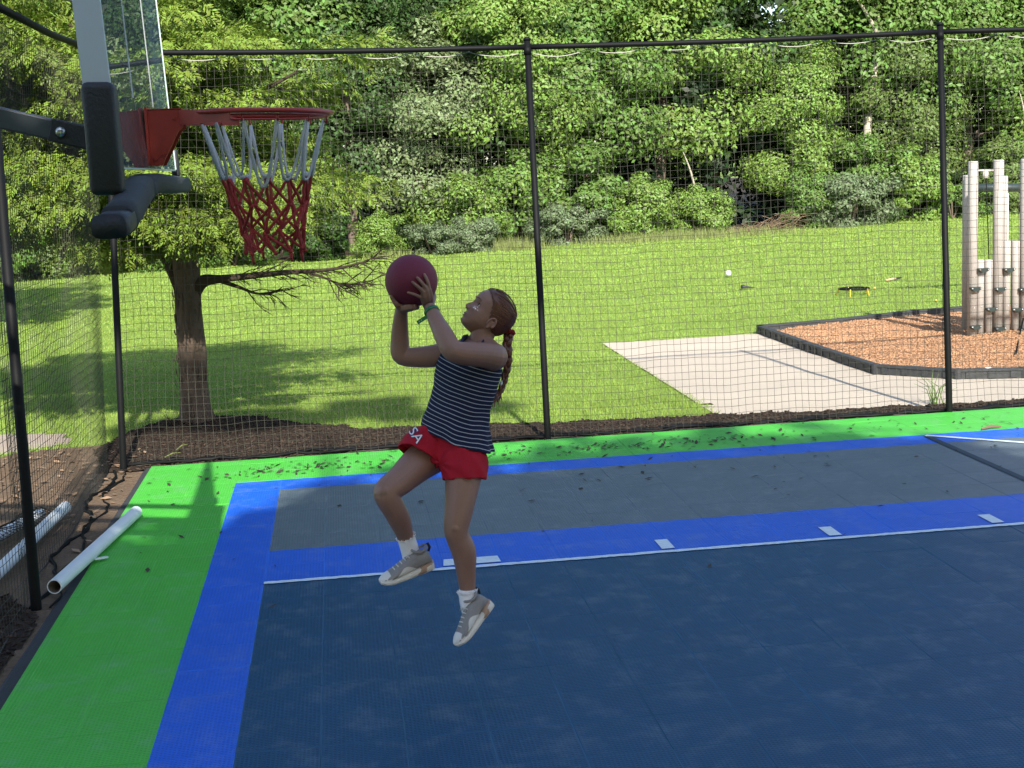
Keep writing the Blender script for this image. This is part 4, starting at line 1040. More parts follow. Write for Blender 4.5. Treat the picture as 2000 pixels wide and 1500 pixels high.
# ================================================================== PERSON AND BALL
def bake(o):
    """freeze the modifiers into the mesh"""
    dg=bpy.context.evaluated_depsgraph_get(); dg.update()
    me=bpy.data.meshes.new_from_object(o.evaluated_get(dg)); old=o.data; o.modifiers.clear(); o.data=me; bpy.data.meshes.remove(old)
    me.polygons.foreach_set('use_smooth',[True]*len(me.polygons)); return o
D0=5.75
def Pt(px,py,dd=0.0): return atD(px,py,D0+dd)
BALLC=Pt(803.5,548.5,0); BR=.1085
bb=MB(); bb.ball((0,0,0),BR,48,32); bo=bb.build('playground_ball',M['ball'],None,True); bo.location=BALLC; tag(bo,'dark red rubber playground ball held up in both hands of the girl','ball')
bb=MB(); bb.tube([Vector((-.055,.02,.0915))*1.0,Vector((-.055,.02,.0925))],[.006,.004],10)
ball_valve=None
M['skin']=pmat('skin',(.260,.143,.103),.46,.09,11,spec=.45,var2=.06,scale2=60,bump=.0006,bscale=260,coord='obj')
sb=M['skin'].node_tree.nodes['Principled BSDF']; sb.inputs['Subsurface Weight'].default_value=.12; sb.inputs['Subsurface Radius'].default_value=(.012,.005,.003)
M['lips']=pmat('lip_skin',(.20,.062,.058),.45,.06,30,spec=.4)
M['hair']=pmat('auburn_hair',(.105,.036,.016),.40,.35,30,spec=.5,stretch=(1,1,1),var2=.3,scale2=160)
M['brow2']=pmat('crease_shade_and_lash',(.045,.018,.016),.7,.1,30)  # lash lines, and shade painted dark in the mouth groove and nostrils
M['brow']=pmat('eyebrow_hair',(.16,.085,.05),.8,.1,30)
M['eye']=pmat('eye_white',(.62,.60,.57),.2,.03,30); M['iris']=pmat('dark_iris',(.03,.025,.02),.15,.1,30)
M['spark']=pmat('silver_face_glitter',(.85,.88,.95),.22,.1,200,metal=.7)
M['short']=pmat('red_shorts_cloth',(.36,.010,.024),.8,.12,12,spec=.2,bump=.0012,bscale=300,coord='obj',var2=.06,scale2=40)
M['sock']=pmat('white_sock',(.72,.72,.76),.9,.06,40,bump=.001,bscale=220,coord='obj')
M['shoe']=pmat('grey_mesh_shoe',(.24,.23,.225),.8,.14,30,bump=.0016,bscale=420,coord='obj',var2=.12,scale2=220)
M['shoew']=pmat('pale_shoe_overlay',(.62,.61,.58),.6,.06,30)
M['sole']=pmat('cream_shoe_sole',(.60,.57,.50),.55,.10,40)
M['soled']=pmat('tan_translucent_heel',(.34,.22,.15),.4,.1,40)
M['band']=pmat('green_rubber_band',(.020,.16,.060),.4,.1,40)
M['scr']=pmat('red_scrunchie',(.22,.016,.018),.85,.2,60)
M['letter']=pmat('white_print',(.75,.74,.76),.7,.04,60); M['letterb']=pmat('navy_print',(.02,.03,.12),.7,.04,60)
girl=empty('person',tuple(Pt(905,1262,-.05)),label='girl in striped navy tank top and red shorts leaping to shoot a red ball',cat='person')
FD=(RT*-.72+FW*-.69); FD.z=0; FD.normalize(); RD=FD.cross(Vector((0,0,1))).normalized()
def ell(c,w,d,tilt,n=40,fn=None,i=0):
    A=RD+UP*.69*tilt; B=FD+UP*.72*tilt; out=[]
    for k in range(n):
        a=2*PI*k/n; ca,sa=math.cos(a),math.sin(a); e=.86
        q=1+(fn(a,i) if fn else 0)
        out.append(c+A*(w*q*math.copysign(abs(ca)**e,ca))+B*(d*q*math.copysign(abs(sa)**e,sa)))
    return out
def cat_(xs,t):
    n=len(xs)-1; u=t*n; i=min(int(u),n-1); f=u-i
    p=[xs[max(i-1,0)],xs[i],xs[i+1],xs[min(i+2,n)]]
    return 0.5*((2*p[1])+(p[2]-p[0])*f+(2*p[0]-5*p[1]+4*p[2]-p[3])*f*f+(3*p[1]-p[0]-3*p[2]+p[3])*f**3)
# ---- head shape in its own frame (x forward, y to her left, z up)
psi=math.radians(13); f2=(RT*-.755+UP*.656); HF=(f2*math.cos(psi)-FW*math.sin(psi)).normalized(); HU=(RT*.656+UP*.755).normalized(); HL=HU.cross(HF).normalized()
HC=Pt(956,611,.01)
def H2W(x,y,z): return HC+HF*x+HL*y+HU*z
ZF=[-.112,-.106,-.096,-.084,-.076,-.068,-.060,-.050,-.042,-.025,-.008,.012,.030,.050,.068,.083,.093,.098]
XFm=[.040,.064,.076,.074,.0745,.0775,.0775,.0765,.0775,.0775,.0745,.082,.0845,.080,.067,.046,.022,.003]
XB_=[-.004,-.008,-.014,-.030,-.042,-.054,-.064,-.074,-.081,-.091,-.097,-.100,-.099,-.092,-.079,-.058,-.030,-.003]
HW_=[.012,.026,.038,.047,.052,.0565,.060,.063,.065,.0675,.0690,.0710,.0725,.0700,.0620,.0470,.0260,.003]
def hsurf(z,a,off=0.0):
    xf=np.interp(z,ZF,XFm); xb=np.interp(z,ZF,XB_); hw=np.interp(z,ZF,HW_)
    cx=.35*xf+.65*xb if z<-.06 else .5*(xf+xb); cx=.5*(xf+xb) if z>=-.05 else cx
    cx=np.interp(z,[-.112,-.05],[.6*xf+.4*xb,.5*(xf+xb)]) if z<-.05 else .5*(xf+xb)
    ca,sa=math.cos(a),math.sin(a)
    rx=(xf-cx) if ca>0 else (cx-xb); e=.84 if ca>0 else .95
    x=cx+rx*math.copysign(abs(ca)**e,ca); y=hw*math.copysign(abs(sa)**.92,sa)
    if ca>0:
        g=lambda y0,z0,sy,sz:math.exp(-((abs(y)-y0)/sy)**2-((z-z0)/sz)**2)
        w=np.interp(z,[-.055,-.046,-.038,-.030,-.010,.012],[.0055,.0085,.0105,.0095,.0070,.006])
        hgt=np.interp(z,[-.054,-.048,-.040,-.034,-.026,-.012,.004,.016],[0,.010,.0205,.0215,.0165,.0095,.0045,0])
        x+=hgt*math.exp(-(y/w)**2)+.0065*g(.011,-.043,.006,.007)
        x-=.0095*g(.031,-.006,.013,.011)
        x+=.0035*g(.032,.014,.018,.007)+.004*g(.040,-.034,.018,.016)
        x+=.0042*math.exp(-(y/.019)**2)*math.exp(-((z+.0655)/.0042)**2)+.0050*math.exp(-(y/.017)**2)*math.exp(-((z+.0755)/.0048)**2)-.0035*math.exp(-(y/.022)**2)*math.exp(-((z+.0705)/.0022)**2)
        x-=.003*math.exp(-(y/.018)**2)*math.exp(-((z+.085)/.005)**2)
    n=math.hypot(x-cx,y)+1e-6
    return (x+(x-cx)/n*off, y+y/n*off, z)
body=MB()
NZ,NA=92,96; rings=[]
for i in range(NZ+1):
    t=i/NZ; z=-.112+.210*(.5-.5*math.cos(PI*t))*.5+.210*t*.5
    rings.append([H2W(*hsurf(z,2*PI*k/NA)) for k in range(NA)])
body.loft(rings)
# ears
for s in(1,-1):
    ec=(-.020,.070*s,-.030); 
    bw=MB()
    for k in range(1): body.ball(H2W(*ec),1,14,10,Matrix((HF*.014,HL*.0075,HU*.024)).transposed())
    P=[]
    for k in range(13):
        a=-.9+k/12*4.3; P.append(H2W(ec[0]+.0155*math.sin(-a+1.2)*-1*1.0-.001,ec[1]+.008*s,ec[2]+.0245*math.cos(-a+1.2)*1.0))
    body.limb(P,[.0042]*13,8,2)
    body.ball(H2W(ec[0]+.005,ec[1]+.004*s,ec[2]-.023),.0075,10,8)
# neck, torso
body.limb([Pt(932,690,.02),Pt(938,668,.01),Pt(945,648,.01),Pt(952,632,.01)],[.056,.050,.049,.050],22,4)
body.limb([Pt(968,690,-.08),Pt(948,676,-.02),Pt(925,672,.04),Pt(898,680,.08)],[.036,.042,.040,.034],16,4)
TOR=[(884,905,.085,.075),(887,878,.108,.084),(891,845,.110,.082),(897,805,.116,.085),(907,765,.122,.088),(917,732,.132,.092),(924,706,.134,.088),(929,690,.118,.076),(933,676,.085,.058),(936,668,.05,.045)]
rings=[]
for i in range(41):
    t=i/40; v=[cat_([r[j] for r in TOR],t) for j in range(4)]; rings.append(ell(Pt(v[0],v[1],.0),v[2],v[3],.22,40))
body.loft(rings)
# arms: her left is nearer the camera
def ballpt(px,py,off,back=False):
    d=ray(px,py).normalized(); oc=CAMP-BALLC; b=d.dot(oc); R=BR+off; c=oc.dot(oc)-R*R; q=b*b-c
    if q<=0:
        p=CAMP+d*(-b); return BALLC+(p-BALLC).normalized()*R
    t=-b+(math.sqrt(q) if back else -math.sqrt(q)); return CAMP+d*t
LW=Pt(841,604,-.085)
body.limb([Pt(958,694,-.07),Pt(966,697,-.10),Pt(940,693,-.155),Pt(908,691,-.20),Pt(886,687,-.215)],[.050,.056,.050,.047,.042],20,4)
body.limb([Pt(890,689,-.21),Pt(881,682,-.212),Pt(869,659,-.18),Pt(855,632,-.13),LW],[.040,.042,.041,.034,.0265],20,4)
RWr=Pt(784,604,.03)
body.limb([Pt(890,695,.08),Pt(872,692,.10),Pt(832,697,.10),Pt(795,698,.10)],[.050,.050,.046,.040],18,4)
body.limb([Pt(800,698,.10),Pt(783,692,.10),Pt(781,660,.085),Pt(782,630,.055),RWr],[.038,.041,.038,.032,.026],18,4)
# left hand on the near side of the ball
for a,m_,b_,r in (((841,600,.022),(841,583,.013),(838.5,566,.011),(.0135,.0135,.0105)),((838,602,.024),(835,583,.014),(832.5,565,.011),(.014,.0135,.0108)),((836,604,.024),(830,586,.014),(826.5,570,.011),(.014,.013,.0105)),((836,605,.022),(829,592,.013),(824,581,.010),(.0135,.012,.0095))):
    body.limb([LW.lerp(ballpt(*a),.5),ballpt(*a),ballpt(*m_),ballpt(*b_)],[.018,r[0],r[1],r[2]],12,3)
def finger(pts,r,back=False,offs=(.011,.0115,.009,.0065)):
    P=[ballpt(px,py,o,back) for (px,py),o in zip(pts,offs)]; body.limb(P,[r*1.05,r*1.02,r*.95,r*.78],12,4); return P
LT_=[finger([(838.5,567),(836.5,555),(833,545),(829,536)],.0078),finger([(832.5,566),(827,556.5),(821,549),(815,542.5)],.0080),finger([(826.5,571),(819.5,563),(812,556.5),(805.5,551)],.0078),finger([(824,582),(815,577.5),(806,574),(797,571.5)],.0070)]
th=[LW.lerp(ballpt(843,596,.016),.7),ballpt(847,590,.012,True),ballpt(848,578,.011,True),ballpt(843,566,.008,True)]
body.limb(th,[.013,.0115,.0095,.0075],12,4)
# right hand cupped under and behind the ball
for px in (788,796,804,812):
    body.limb([RWr,ballpt(px-2,600,.013),ballpt(px+2,598,.012,True),ballpt(px+3,588,.010,True)],[.020,.0135,.0130,.011],12,3)
for (x0,x1,y1) in ((790,783,556),(798,797,548),(806,811,550),(814,824,562)):
    body.limb([ballpt(x0,590,.011,True),ballpt((x0*2+x1)/3,580,.011,True),ballpt((x0+2*x1)/3,(580+y1)/2-2,.009,True),ballpt(x1,y1,.0065,True)],[.009,.0082,.0078,.0062],12,4)
body.limb([RWr,ballpt(777,597,.013),ballpt(770,589,.011),ballpt(764,579,.008)],[.016,.013,.0098,.0075],12,4)
# legs
body.limb([Pt(865,872,.055),Pt(845,887,.04),Pt(815,908,-.03),Pt(782,938,-.105),Pt(757,958,-.15),Pt(757,972,-.15),Pt(768,992,-.125),Pt(781,1017,-.08),Pt(790,1042,-.03),Pt(797,1066,.005),Pt(803,1090,.02)],[.078,.080,.073,.060,.054,.051,.048,.0450,.0360,.0315,.032],26,5)
body.limb([Pt(910,880,-.05),Pt(907,910,-.075),Pt(903,945,-.105),Pt(896,998,-.135),Pt(891,1030,-.14),Pt(894,1048,-.13),Pt(906,1078,-.105),Pt(910,1115,-.08),Pt(913,1150,-.065),Pt(916,1178,-.06)],[.076,.080,.071,.058,.051,.0485,.050,.0405,.0335,.033],26,5)
body.ball(Pt(890,1030,-.165),.030,14,10); body.ball(Pt(752,960,-.178),.032,14,10)
bobj=body.build('body',M['skin'],girl,True)
rm=bobj.modifiers.new('r','REMESH'); rm.mode='VOXEL'; rm.voxel_size=.0030; rm.use_smooth_shade=True
smm=bobj.modifiers.new('s','SMOOTH'); smm.iterations=3; smm.factor=.5
bake(bobj)
# ---- face parts
for s in(1,-1):
    y=.031*s; best=min((abs(hsurf(-.006,a*.01*s)[1]-y),a) for a in range(10,120))[1]; q=hsurf(-.006,best*.01*s)
    e=MB(); e.ball(H2W(q[0]-.0075,q[1]-.0015*s,q[2]),1,16,12,Matrix((HF*.0115,HL*.0135,HU*.0085)).transposed()); eo=e.build('eye',M['eye'],girl,True)
    ic=H2W(q[0]+.0022,q[1]-.001*s,q[2]+.0015); i_=MB(); i_.ball(ic,1,12,8,Matrix((HF*.0025,HL*.0068,HU*.0068)).transposed()); i_.build('iris',M['iris'],eo,True)
    l=MB(); P=[H2W(q[0]-.0075+.0125*math.cos(t)*1.0,q[1]-.0015*s+.0145*math.sin(t)*s,q[2]+.0045+.0035*math.cos(t)) for t in np.linspace(-1.2,1.3,9)]; l.limb(P,[.0014,.0020,.0024,.0026,.0026,.0026,.0024,.002,.0012],8,2); l.build('eyelid',M['brow2'],eo,True)
    br_=MB(); P=[]
    for k in range(9):
        yy=(.013+.036*k/8)*s; zz=.0125+.005*math.sin(PI*k/8*.9); best=min((abs(hsurf(zz,a*.01*s)[1]-yy),a) for a in range(3,150))[1]; P.append(H2W(*hsurf(zz,best*.01*s,.0006)))
    br_.limb(P,[.0018,.0024,.0026,.0026,.0025,.0023,.002,.0016,.001],7,2); br_.build('eyebrow',M['brow'],girl,True)
def lip(z,h,w,name):
    b=MB(); n=13; rows=[]
    for j in range(4):
        row=[]
        for k in range(n):
            u=-1+2*k/(n-1); yy=u*w; zz=z+(j/3-.5)*2*h*(1-u*u*.85); a_=min((abs(hsurf(zz,a*.006)[1]-abs(yy)),a) for a in range(0,120))[1]*.006*(1 if yy>=0 else -1); row.append(H2W(*hsurf(zz,a_,.0009)))
        rows.append(row)
    for r in rows: b.v+=[tuple(p) for p in r]
    for j in range(3):
        for k in range(n-1): b.f.append((j*n+k,j*n+k+1,(j+1)*n+k+1,(j+1)*n+k))
    b.build(name,M['lips'],girl,True)
b=MB(); P=[]
for k in range(11):
    yy=-.0195+.039*k/10; a_=min((abs(hsurf(-.0705,a*.006)[1]-abs(yy)),a) for a in range(0,120))[1]*.006*(1 if yy>=0 else -1); P.append(H2W(*hsurf(-.0705-.0018*abs(yy/.0195)**2,a_,.0012)))
b.tube(P,[.0008]+[.0013]*9+[.0008],6); b.build('mouth_line',M['brow2'],girl,True)
for s_ in(1,-1):
    b=MB(); b.ball(H2W(np.interp(-.0455,ZF,XFm)+.0125,.0062*s_,-.0468),1,8,6,Matrix((HF*.0035,HL*.0024,HU*.0016)).transposed()); b.build('nostril',M['brow2'],girl,True)
lip(-.0655,.0036,.021,'upper_lip'); lip(-.0755,.0042,.019,'lower_lip')
b=MB(); rs_=random.Random(4)
for k in range(34):
    zz=-.026+rs_.gauss(0,.0042); yy=.038+rs_.gauss(0,.0075); a_=min((abs(hsurf(zz,a*.01)[1]-yy),a) for a in range(10,140))[1]*.01; p=H2W(*hsurf(zz,a_,.0010))
    u=Vector([rs_.gauss(0,1) for _ in range(3)]).normalized()*.0018; n_=(HL+HF*.5).normalized(); v=n_.cross(u).normalized()*.0018; b.add([p-u,p+v,p+u+n_*.0008,p-v],[(0,1,2,3)])
b.build('face_glitter',M['spark'],girl,kind='stuff')
# ---- hair: cap, combed strands, braid, scrunchie
def hairline(z): return np.interp(z,[-.090,-.075,-.050,-.040,-.016,.034,.0675,.085],[-.085,-.068,-.040,-.014,.000,.026,.062,.090])
hb=MB(); nz,na=60,90; idx={}; grid=[]
for i in range(nz+1):
    z=-.088+.1865*i/nz; row=[]
    for k in range(na):
        a=2*PI*k/na; x,y,zz=hsurf(z,a); h=hairline(z)
        inset=min(max((h-x)/.02,-1),1); off=.0015+.0075*max(0,inset)**.7+.0012*math.sin(a*47+z*60)*max(0,inset)
        row.append((hsurf(z,a,off),x<h+.002))
    grid.append(row)
for i in range(nz+1):
    for k in range(na): hb.v.append(tuple(H2W(*grid[i][k][0])))
for i in range(nz):
    for k in range(na):
        l=(k+1)%na
        if all(grid[p][q][1] for p,q in((i,k),(i,l),(i+1,k),(i+1,l))): hb.f.append((i*na+k,i*na+l,(i+1)*na+l,(i+1)*na+k))
hb.f.append(tuple(nz*na+k for k in range(na)))
hair=hb.build('hair',M['hair'],girl,True)
so_=hair.modifiers.new('s','SOLIDIFY'); so_.thickness=.004; so_.offset=-1; bake(hair)
SCR=Pt(996,645,.03); sc_l=Vector(((SCR-HC).dot(HF),(SCR-HC).dot(HL),(SCR-HC).dot(HU)))
st=MB(); rs_=random.Random(12)
def headpt(d,off):
    """point where direction d (local) from the head centre meets the skull"""
    d=d.normalized(); lo,hi=.02,.16
    for _ in range(22):
        m_=(lo+hi)/2; p=d*m_; z=min(max(p.z,-.111),.0979)
        xf=np.interp(z,ZF,XFm); xb=np.interp(z,ZF,XB_); hw=np.interp(z,ZF,HW_); cx=.5*(xf+xb)
        inside=abs(p.z)<.098 and ((p.x-cx)/(.5*(xf-xb)))**2+(p.y/hw)**2<1
        if inside: lo=m_
        else: hi=m_
    return d*(lo+off)
for k in range(150):
    z=rs_.uniform(-.07,.097); sgn=1 if rs_.random()<.72 else -1
    x=hairline(z)-rs_.uniform(.0,.05); hw=np.interp(z,ZF,HW_); xf=np.interp(z,ZF,XFm); xb=np.interp(z,ZF,XB_); cx=.5*(xf+xb); q=1-((x-cx)/(.5*(xf-xb)))**2
    if q<0: continue
    s0=Vector((x,sgn*hw*math.sqrt(q),z)); P=[]
    for t in np.linspace(0,1,10):
        d=s0.normalized().lerp(sc_l.normalized(),t); d.z+=.10*math.sin(PI*t)*(1 if z>-.02 else -.2); p=headpt(d,.0075+.002*math.sin(PI*t)); P.append(H2W(*p))
    P[-1]=P[-1].lerp(SCR,.6); st.tube(P,[.0012,.0022,.0026,.0028,.0028,.0028,.0028,.0026,.0024,.002],5,caps=False,flat=.7)
for k in range(26):
    z=rs_.uniform(-.03,.09); s0=headpt(Vector((rs_.uniform(-.06,.03),rs_.uniform(-.05,.06),z)),.008); p=H2W(*s0); q=(p-HC).normalized(); t_=Vector((rs_.gauss(0,1),rs_.gauss(0,1),rs_.gauss(0,1))).normalized()
    st.tube([p,p+q*.006+t_*.008-HF*.008,p+q*.010+t_*.012-HF*.022],[.0006,.0005,.0003],4,caps=False)
st.build('hair_strands',M['hair'],hair,True,kind='stuff')
BP=[(994,655,.03),(991,668,.02),(992,690,.02),(992,708,.025),(988,728,.03),(983,748,.03),(976,766,.02),(966,780,.0),(955,789,-.02)]
bpts=[Pt(*p) for p in BP]; br2=MB(); nb=46
for s in range(3):
    P=[];Rr=[]
    for k in range(nb+1):
        t=k/nb; c=Vector([cat_([p[j] for p in bpts],t) for j in range(3)]); ph=t*17+s*2*PI/3; w=.0105*(1-.45*t)
        P.append(c+RT*(w*math.sin(ph))+FW*(w*.75*math.sin(2*ph))); Rr.append(.0125*(1-.5*t)*(1+.12*math.sin(k*2.1)))
    br2.tube(P,Rr,9)
br2.build('braid',M['hair'],girl,True)
b=MB(); rs_=random.Random(6)
for k in range(40):
    p=bpts[6].lerp(bpts[8],rs_.random()); q=p+Vector((rs_.uniform(-.02,.01),rs_.uniform(-.01,.01),-rs_.uniform(.01,.035))); b.tube([p+RT*rs_.uniform(-.012,.012),q],[.0045,.001],5,caps=False)
b.build('braid_tail',M['hair'],girl,True)
b=MB(); ax=(bpts[1]-SCR).normalized(); u=RT-ax*RT.dot(ax); u.normalize(); v=ax.cross(u); b.tube([SCR.lerp(bpts[0],.4)+(u*math.cos(2*PI*k/40)+v*math.sin(2*PI*k/40))*(.0165+.003*math.sin(k*2.9))+ax*.006*math.sin(k*2.3) for k in range(40)],[.0085+.002*math.sin(k*1.9) for k in range(40)],8,closed=True); b.build('scrunchie',M['scr'],girl,True)
# ---- tank top
M['tank']=bpy.data.materials.new('navy_striped_knit'); tm_=M['tank']; tm_.use_nodes=True; t=tm_.node_tree; N=t.nodes; L=t.links; pb_=N['Principled BSDF']; pb_.inputs['Roughness'].default_value=.85; pb_.inputs['Specular IOR Level'].default_value=.2
at_=N.new('ShaderNodeAttribute'); at_.attribute_name='stripe'
fr_=N.new('ShaderNodeMath'); fr_.operation='FRACT'; L.new(at_.outputs['Fac'],fr_.inputs[0])
ls=N.new('ShaderNodeMath'); ls.operation='LESS_THAN'; ls.inputs[1].default_value=.17; L.new(fr_.outputs[0],ls.inputs[0])
mx=N.new('ShaderNodeMix'); mx.data_type='RGBA'; mx.inputs[6].default_value=(.010,.014,.040,1); mx.inputs[7].default_value=(.34,.36,.41,1); L.new(ls.outputs[0],mx.inputs[0]); L.new(mx.outputs[2],pb_.inputs['Base Color'])
TK=[(929,684,.112,.082,.33),(923,702,.137,.097,.34),(912,733,.144,.101,.34),(905,763,.137,.098,.34),(898,793,.135,.098,.34),(893,823,.145,.110,.35),(893,855,.160,.128,.36)]
nr,na=70,120; V=[];st_=[]
def wr(a,v):
    return 1.35*(.012*math.sin(3*a+5*v)*v+.016*math.sin(7*a-9*v+1)*v*v+.022*math.sin(11*a+3*v)*v**4+.010*math.sin(4*a+26*v)*(v>.25)*math.exp(-((v-.62)/.22)**2)+.008*math.sin(2*a+40*v+math.sin(3*a)*2)*v)
cc=None; ln=0; F=[]
for i in range(nr+1):
    v=i/nr; q=[cat_([r[j] for r in TK],v) for j in range(5)]; c=Pt(q[0],q[1],0)
    if cc is not None: ln+=(c-cc).length
    cc=c
    ring=ell(c,q[2],q[3],q[4],na,lambda a,i_:wr(a,i_),v)
    if i==nr: ring=[p-UP*.002 for p in ring]
    V+=[tuple(p) for p in ring]; st_+= [ln/.0172+.14*math.sin(2*PI*k/na*2+1)*v+.2*math.sin(5*2*PI*k/na+v*6)*v*v for k in range(na)]
for i in range(nr):
    for k in range(na): F.append((i*na+k,i*na+(k+1)%na,(i+1)*na+(k+1)%na,(i+1)*na+k))
me=bpy.data.meshes.new('tank_top'); me.from_pydata(V,[],F); me.materials.append(tm_); A=me.attributes.new('stripe','FLOAT','POINT'); A.data.foreach_set('value',st_); me.polygons.foreach_set('use_smooth',[True]*len(F))
tank=newobj('tank_top',me,girl); sdf=tank.modifiers.new('s','SOLIDIFY'); sdf.thickness=.003; sdf.offset=1; bake(tank)
M['tankb']=pmat('navy_knit_trim',(.012,.016,.045),.85,.1,40)
def strap(pts,r=.013,nm='strap'):
    b=MB(); b.tube([Pt(*p) for p in pts],[r]*len(pts),10,flat=.5); o=b.build(nm,M['tankb'],tank,True)
strap([(903,700,-.11),(900,686,-.07),(901,672,-.04),(905,661,-.005),(911,659,.04),(916,675,.09)],.015)
strap([(925,702,-.13),(934,684,-.105),(945,669,-.055),(955,667,-.01),(963,676,.03),(966,696,.05)],.013)
b=MB(); b.ball(Pt(979,748,.02),1,10,8,Matrix((RT*.007,FW*.006,UP*.011)).transposed()); b.build('shirt_tag',M['sock'],tank,True)
# ---- shorts
sh=MB(); SHR_=[(892,838,.118,.090),(889,858,.130,.101),(887,884,.142,.113),(885,903,.135,.106),(885,915,.09,.07)]
rings=[]
for i in range(25):
    t=i/24; q=[cat_([r[j] for r in SHR_],t) for j in range(4)]; rings.append(ell(Pt(q[0],q[1],0),q[2],q[3],.20,40))
sh.loft(rings)
def legtube(pts,rad,endn,n=34):
    rings=[]; K=26
    for i in range(K+1):
        t=i/K; c=Vector([cat_([p[j] for p in pts],t) for j in range(3)]); r=cat_(rad,t)
        d=(Vector([cat_([p[j] for p in pts],min(1,t+.03)) for j in range(3)])-Vector([cat_([p[j] for p in pts],max(0,t-.03)) for j in range(3)])).normalized()
        d=d.lerp(endn,t**2*.9).normalized(); u=(Vector((0,0,1)).cross(d)); u=u.normalized() if u.length>.1 else RT; v=d.cross(u)
        rings.append([c+(u*math.cos(2*PI*k/n)+v*math.sin(2*PI*k/n))*r*(1+.035*t*math.sin(5*2*PI*k/n+1)+.02*t*math.sin(9*2*PI*k/n+t*3)) for k in range(n)])
    # hollow the leg opening a little
    last=rings[-1]; c=sum(last,Vector())/n; rings.append([p.lerp(c,.10) for p in last]); rings.append([p.lerp(c,.13)-endn*.03 for p in last]); rings.append([p.lerp(c,.8)-endn*.035 for p in last])
    sh.loft(rings)
nR=(Pt(757,962,-.15)-Pt(858,872,.06)).normalized(); nR=(nR*.6-UP*.55-RT*.1).normalized()
legtube([Pt(876,866,.05),Pt(852,870,.035),Pt(832,879,.0),Pt(817,892,-.035)],[.088,.102,.103,.096],nR)
nL=(-UP*1.0+RT*.05-FW*.12).normalized()
legtube([Pt(906,876,-.04),Pt(907,895,-.06),Pt(907,916,-.08),Pt(906,938,-.095)],[.084,.096,.095,.089],nL)
sho=sh.build('shorts',M['short'],girl,True)
rm=sho.modifiers.new('r','REMESH'); rm.mode='VOXEL'; rm.voxel_size=.0045; rm.use_smooth_shade=True
s2=sho.modifiers.new('s','SMOOTH'); s2.iterations=4; s2.factor=.5
bake(sho)
# cloth creases
vs=np.empty(len(sho.data.vertices)*3); sho.data.vertices.foreach_get('co',vs); vs=vs.reshape(-1,3); nr_=np.empty(len(vs)*3); sho.data.vertices.foreach_get('normal',nr_); nr_=nr_.reshape(-1,3)
cr=Pt(862,905,-.05); dv_=vs-np.array(cr); rd=np.linalg.norm(dv_,axis=1); an=np.arctan2(dv_@np.array(UP),dv_@np.array(RT))
disp=.0060*np.sin(an*7+rd*14)*np.exp(-(rd/.14)**2)*np.clip(rd/.03,0,1)+.0036*np.sin(vs[:,0]*70+vs[:,2]*45)*np.sin(vs[:,1]*50+1)
vs+=nr_*disp[:,None]; sho.data.vertices.foreach_set('co',vs.ravel()); sho.data.update()
# printed letters on the leg of the shorts
bvh=BVHTree.FromPolygons([Vector(v) for v in vs],[tuple(p.vertices) for p in sho.data.polygons])
def print_text(txt,px0,py0,ux,uy,size,off,mat,nm,bold=0.0):
    cu=bpy.data.curves.new('t','FONT'); cu.body=txt; cu.size=1; cu.align_x='CENTER'; cu.align_y='CENTER'; cu.offset=bold; cu.resolution_u=3
    to=bpy.data.objects.new('t',cu); C.objects.link(to); dg=bpy.context.evaluated_depsgraph_get(); me=bpy.data.meshes.new_from_object(to.evaluated_get(dg)); bpy.data.objects.remove(to)
    bm=bmesh.new(); bm.from_mesh(me); bmesh.ops.triangulate(bm,faces=bm.faces[:]); bmesh.ops.subdivide_edges(bm,edges=bm.edges[:],cuts=2,use_grid_fill=True)
    for v in bm.verts:
        px=px0+(v.co.x*ux[0]+v.co.y*uy[0])*size; py=py0+(v.co.x*ux[1]+v.co.y*uy[1])*size
        h=bvh.ray_cast(CAMP,ray(px,py).normalized())
        v.tag=h[0] is None
        if h[0] is not None: v.co=h[0]+h[1]*off
    bmesh.ops.delete(bm,geom=[v for v in bm.verts if v.tag],context='VERTS'); bm.to_mesh(me); bm.free(); me.materials.clear(); me.materials.append(mat); return newobj(nm,me,sho)
print_text('SA',812,851,(.56,.83),(.83,-.50),27,.0022,M['letterb'],'print_outline',.035); print_text('SA',812,851,(.56,.83),(.83,-.50),27,.0034,M['letter'],'print')
b=MB(); b.tube([Pt(944,905,-.10),Pt(946,925,-.11),Pt(943,936,-.115)],[.002,.002,.002],6); b.build('drawstring',M['short'],sho,True)
# ---- socks and shoes
def sock(a,m_,e,r):
    b=MB(); b.limb([a,m_,e],r,20,5); o=b.build('sock',M['sock'],girl,True)
    d=(m_-a).normalized(); u=RT-d*RT.dot(d); u.normalize(); v=d.cross(u); f=MB(); n=60; rr=r[0]
    def rg(off,z,am): return [a+(u*math.cos(2*PI*k/n)+v*math.sin(2*PI*k/n))*(rr+off+am*math.sin(k*2*PI/n*13))-d*(z+am*.8*math.cos(k*2*PI/n*13+.6)) for k in range(n)]
    f.loft([rg(-.002,-.014,.0),rg(.001,-.004,.0005),rg(.003,.004,.0018),rg(.0045,.010,.003),rg(.002,.010,.003),rg(-.003,.002,.001)],caps=False); f.build('ruffle',M['sock'],o,True)
sock(Pt(793,1050,-.015),Pt(800,1072,.008),Pt(805,1092,.02),[.0365,.0375,.038])
sock(Pt(913,1157,-.063),Pt(916,1176,-.06),Pt(920,1192,-.055),[.0375,.038,.039])
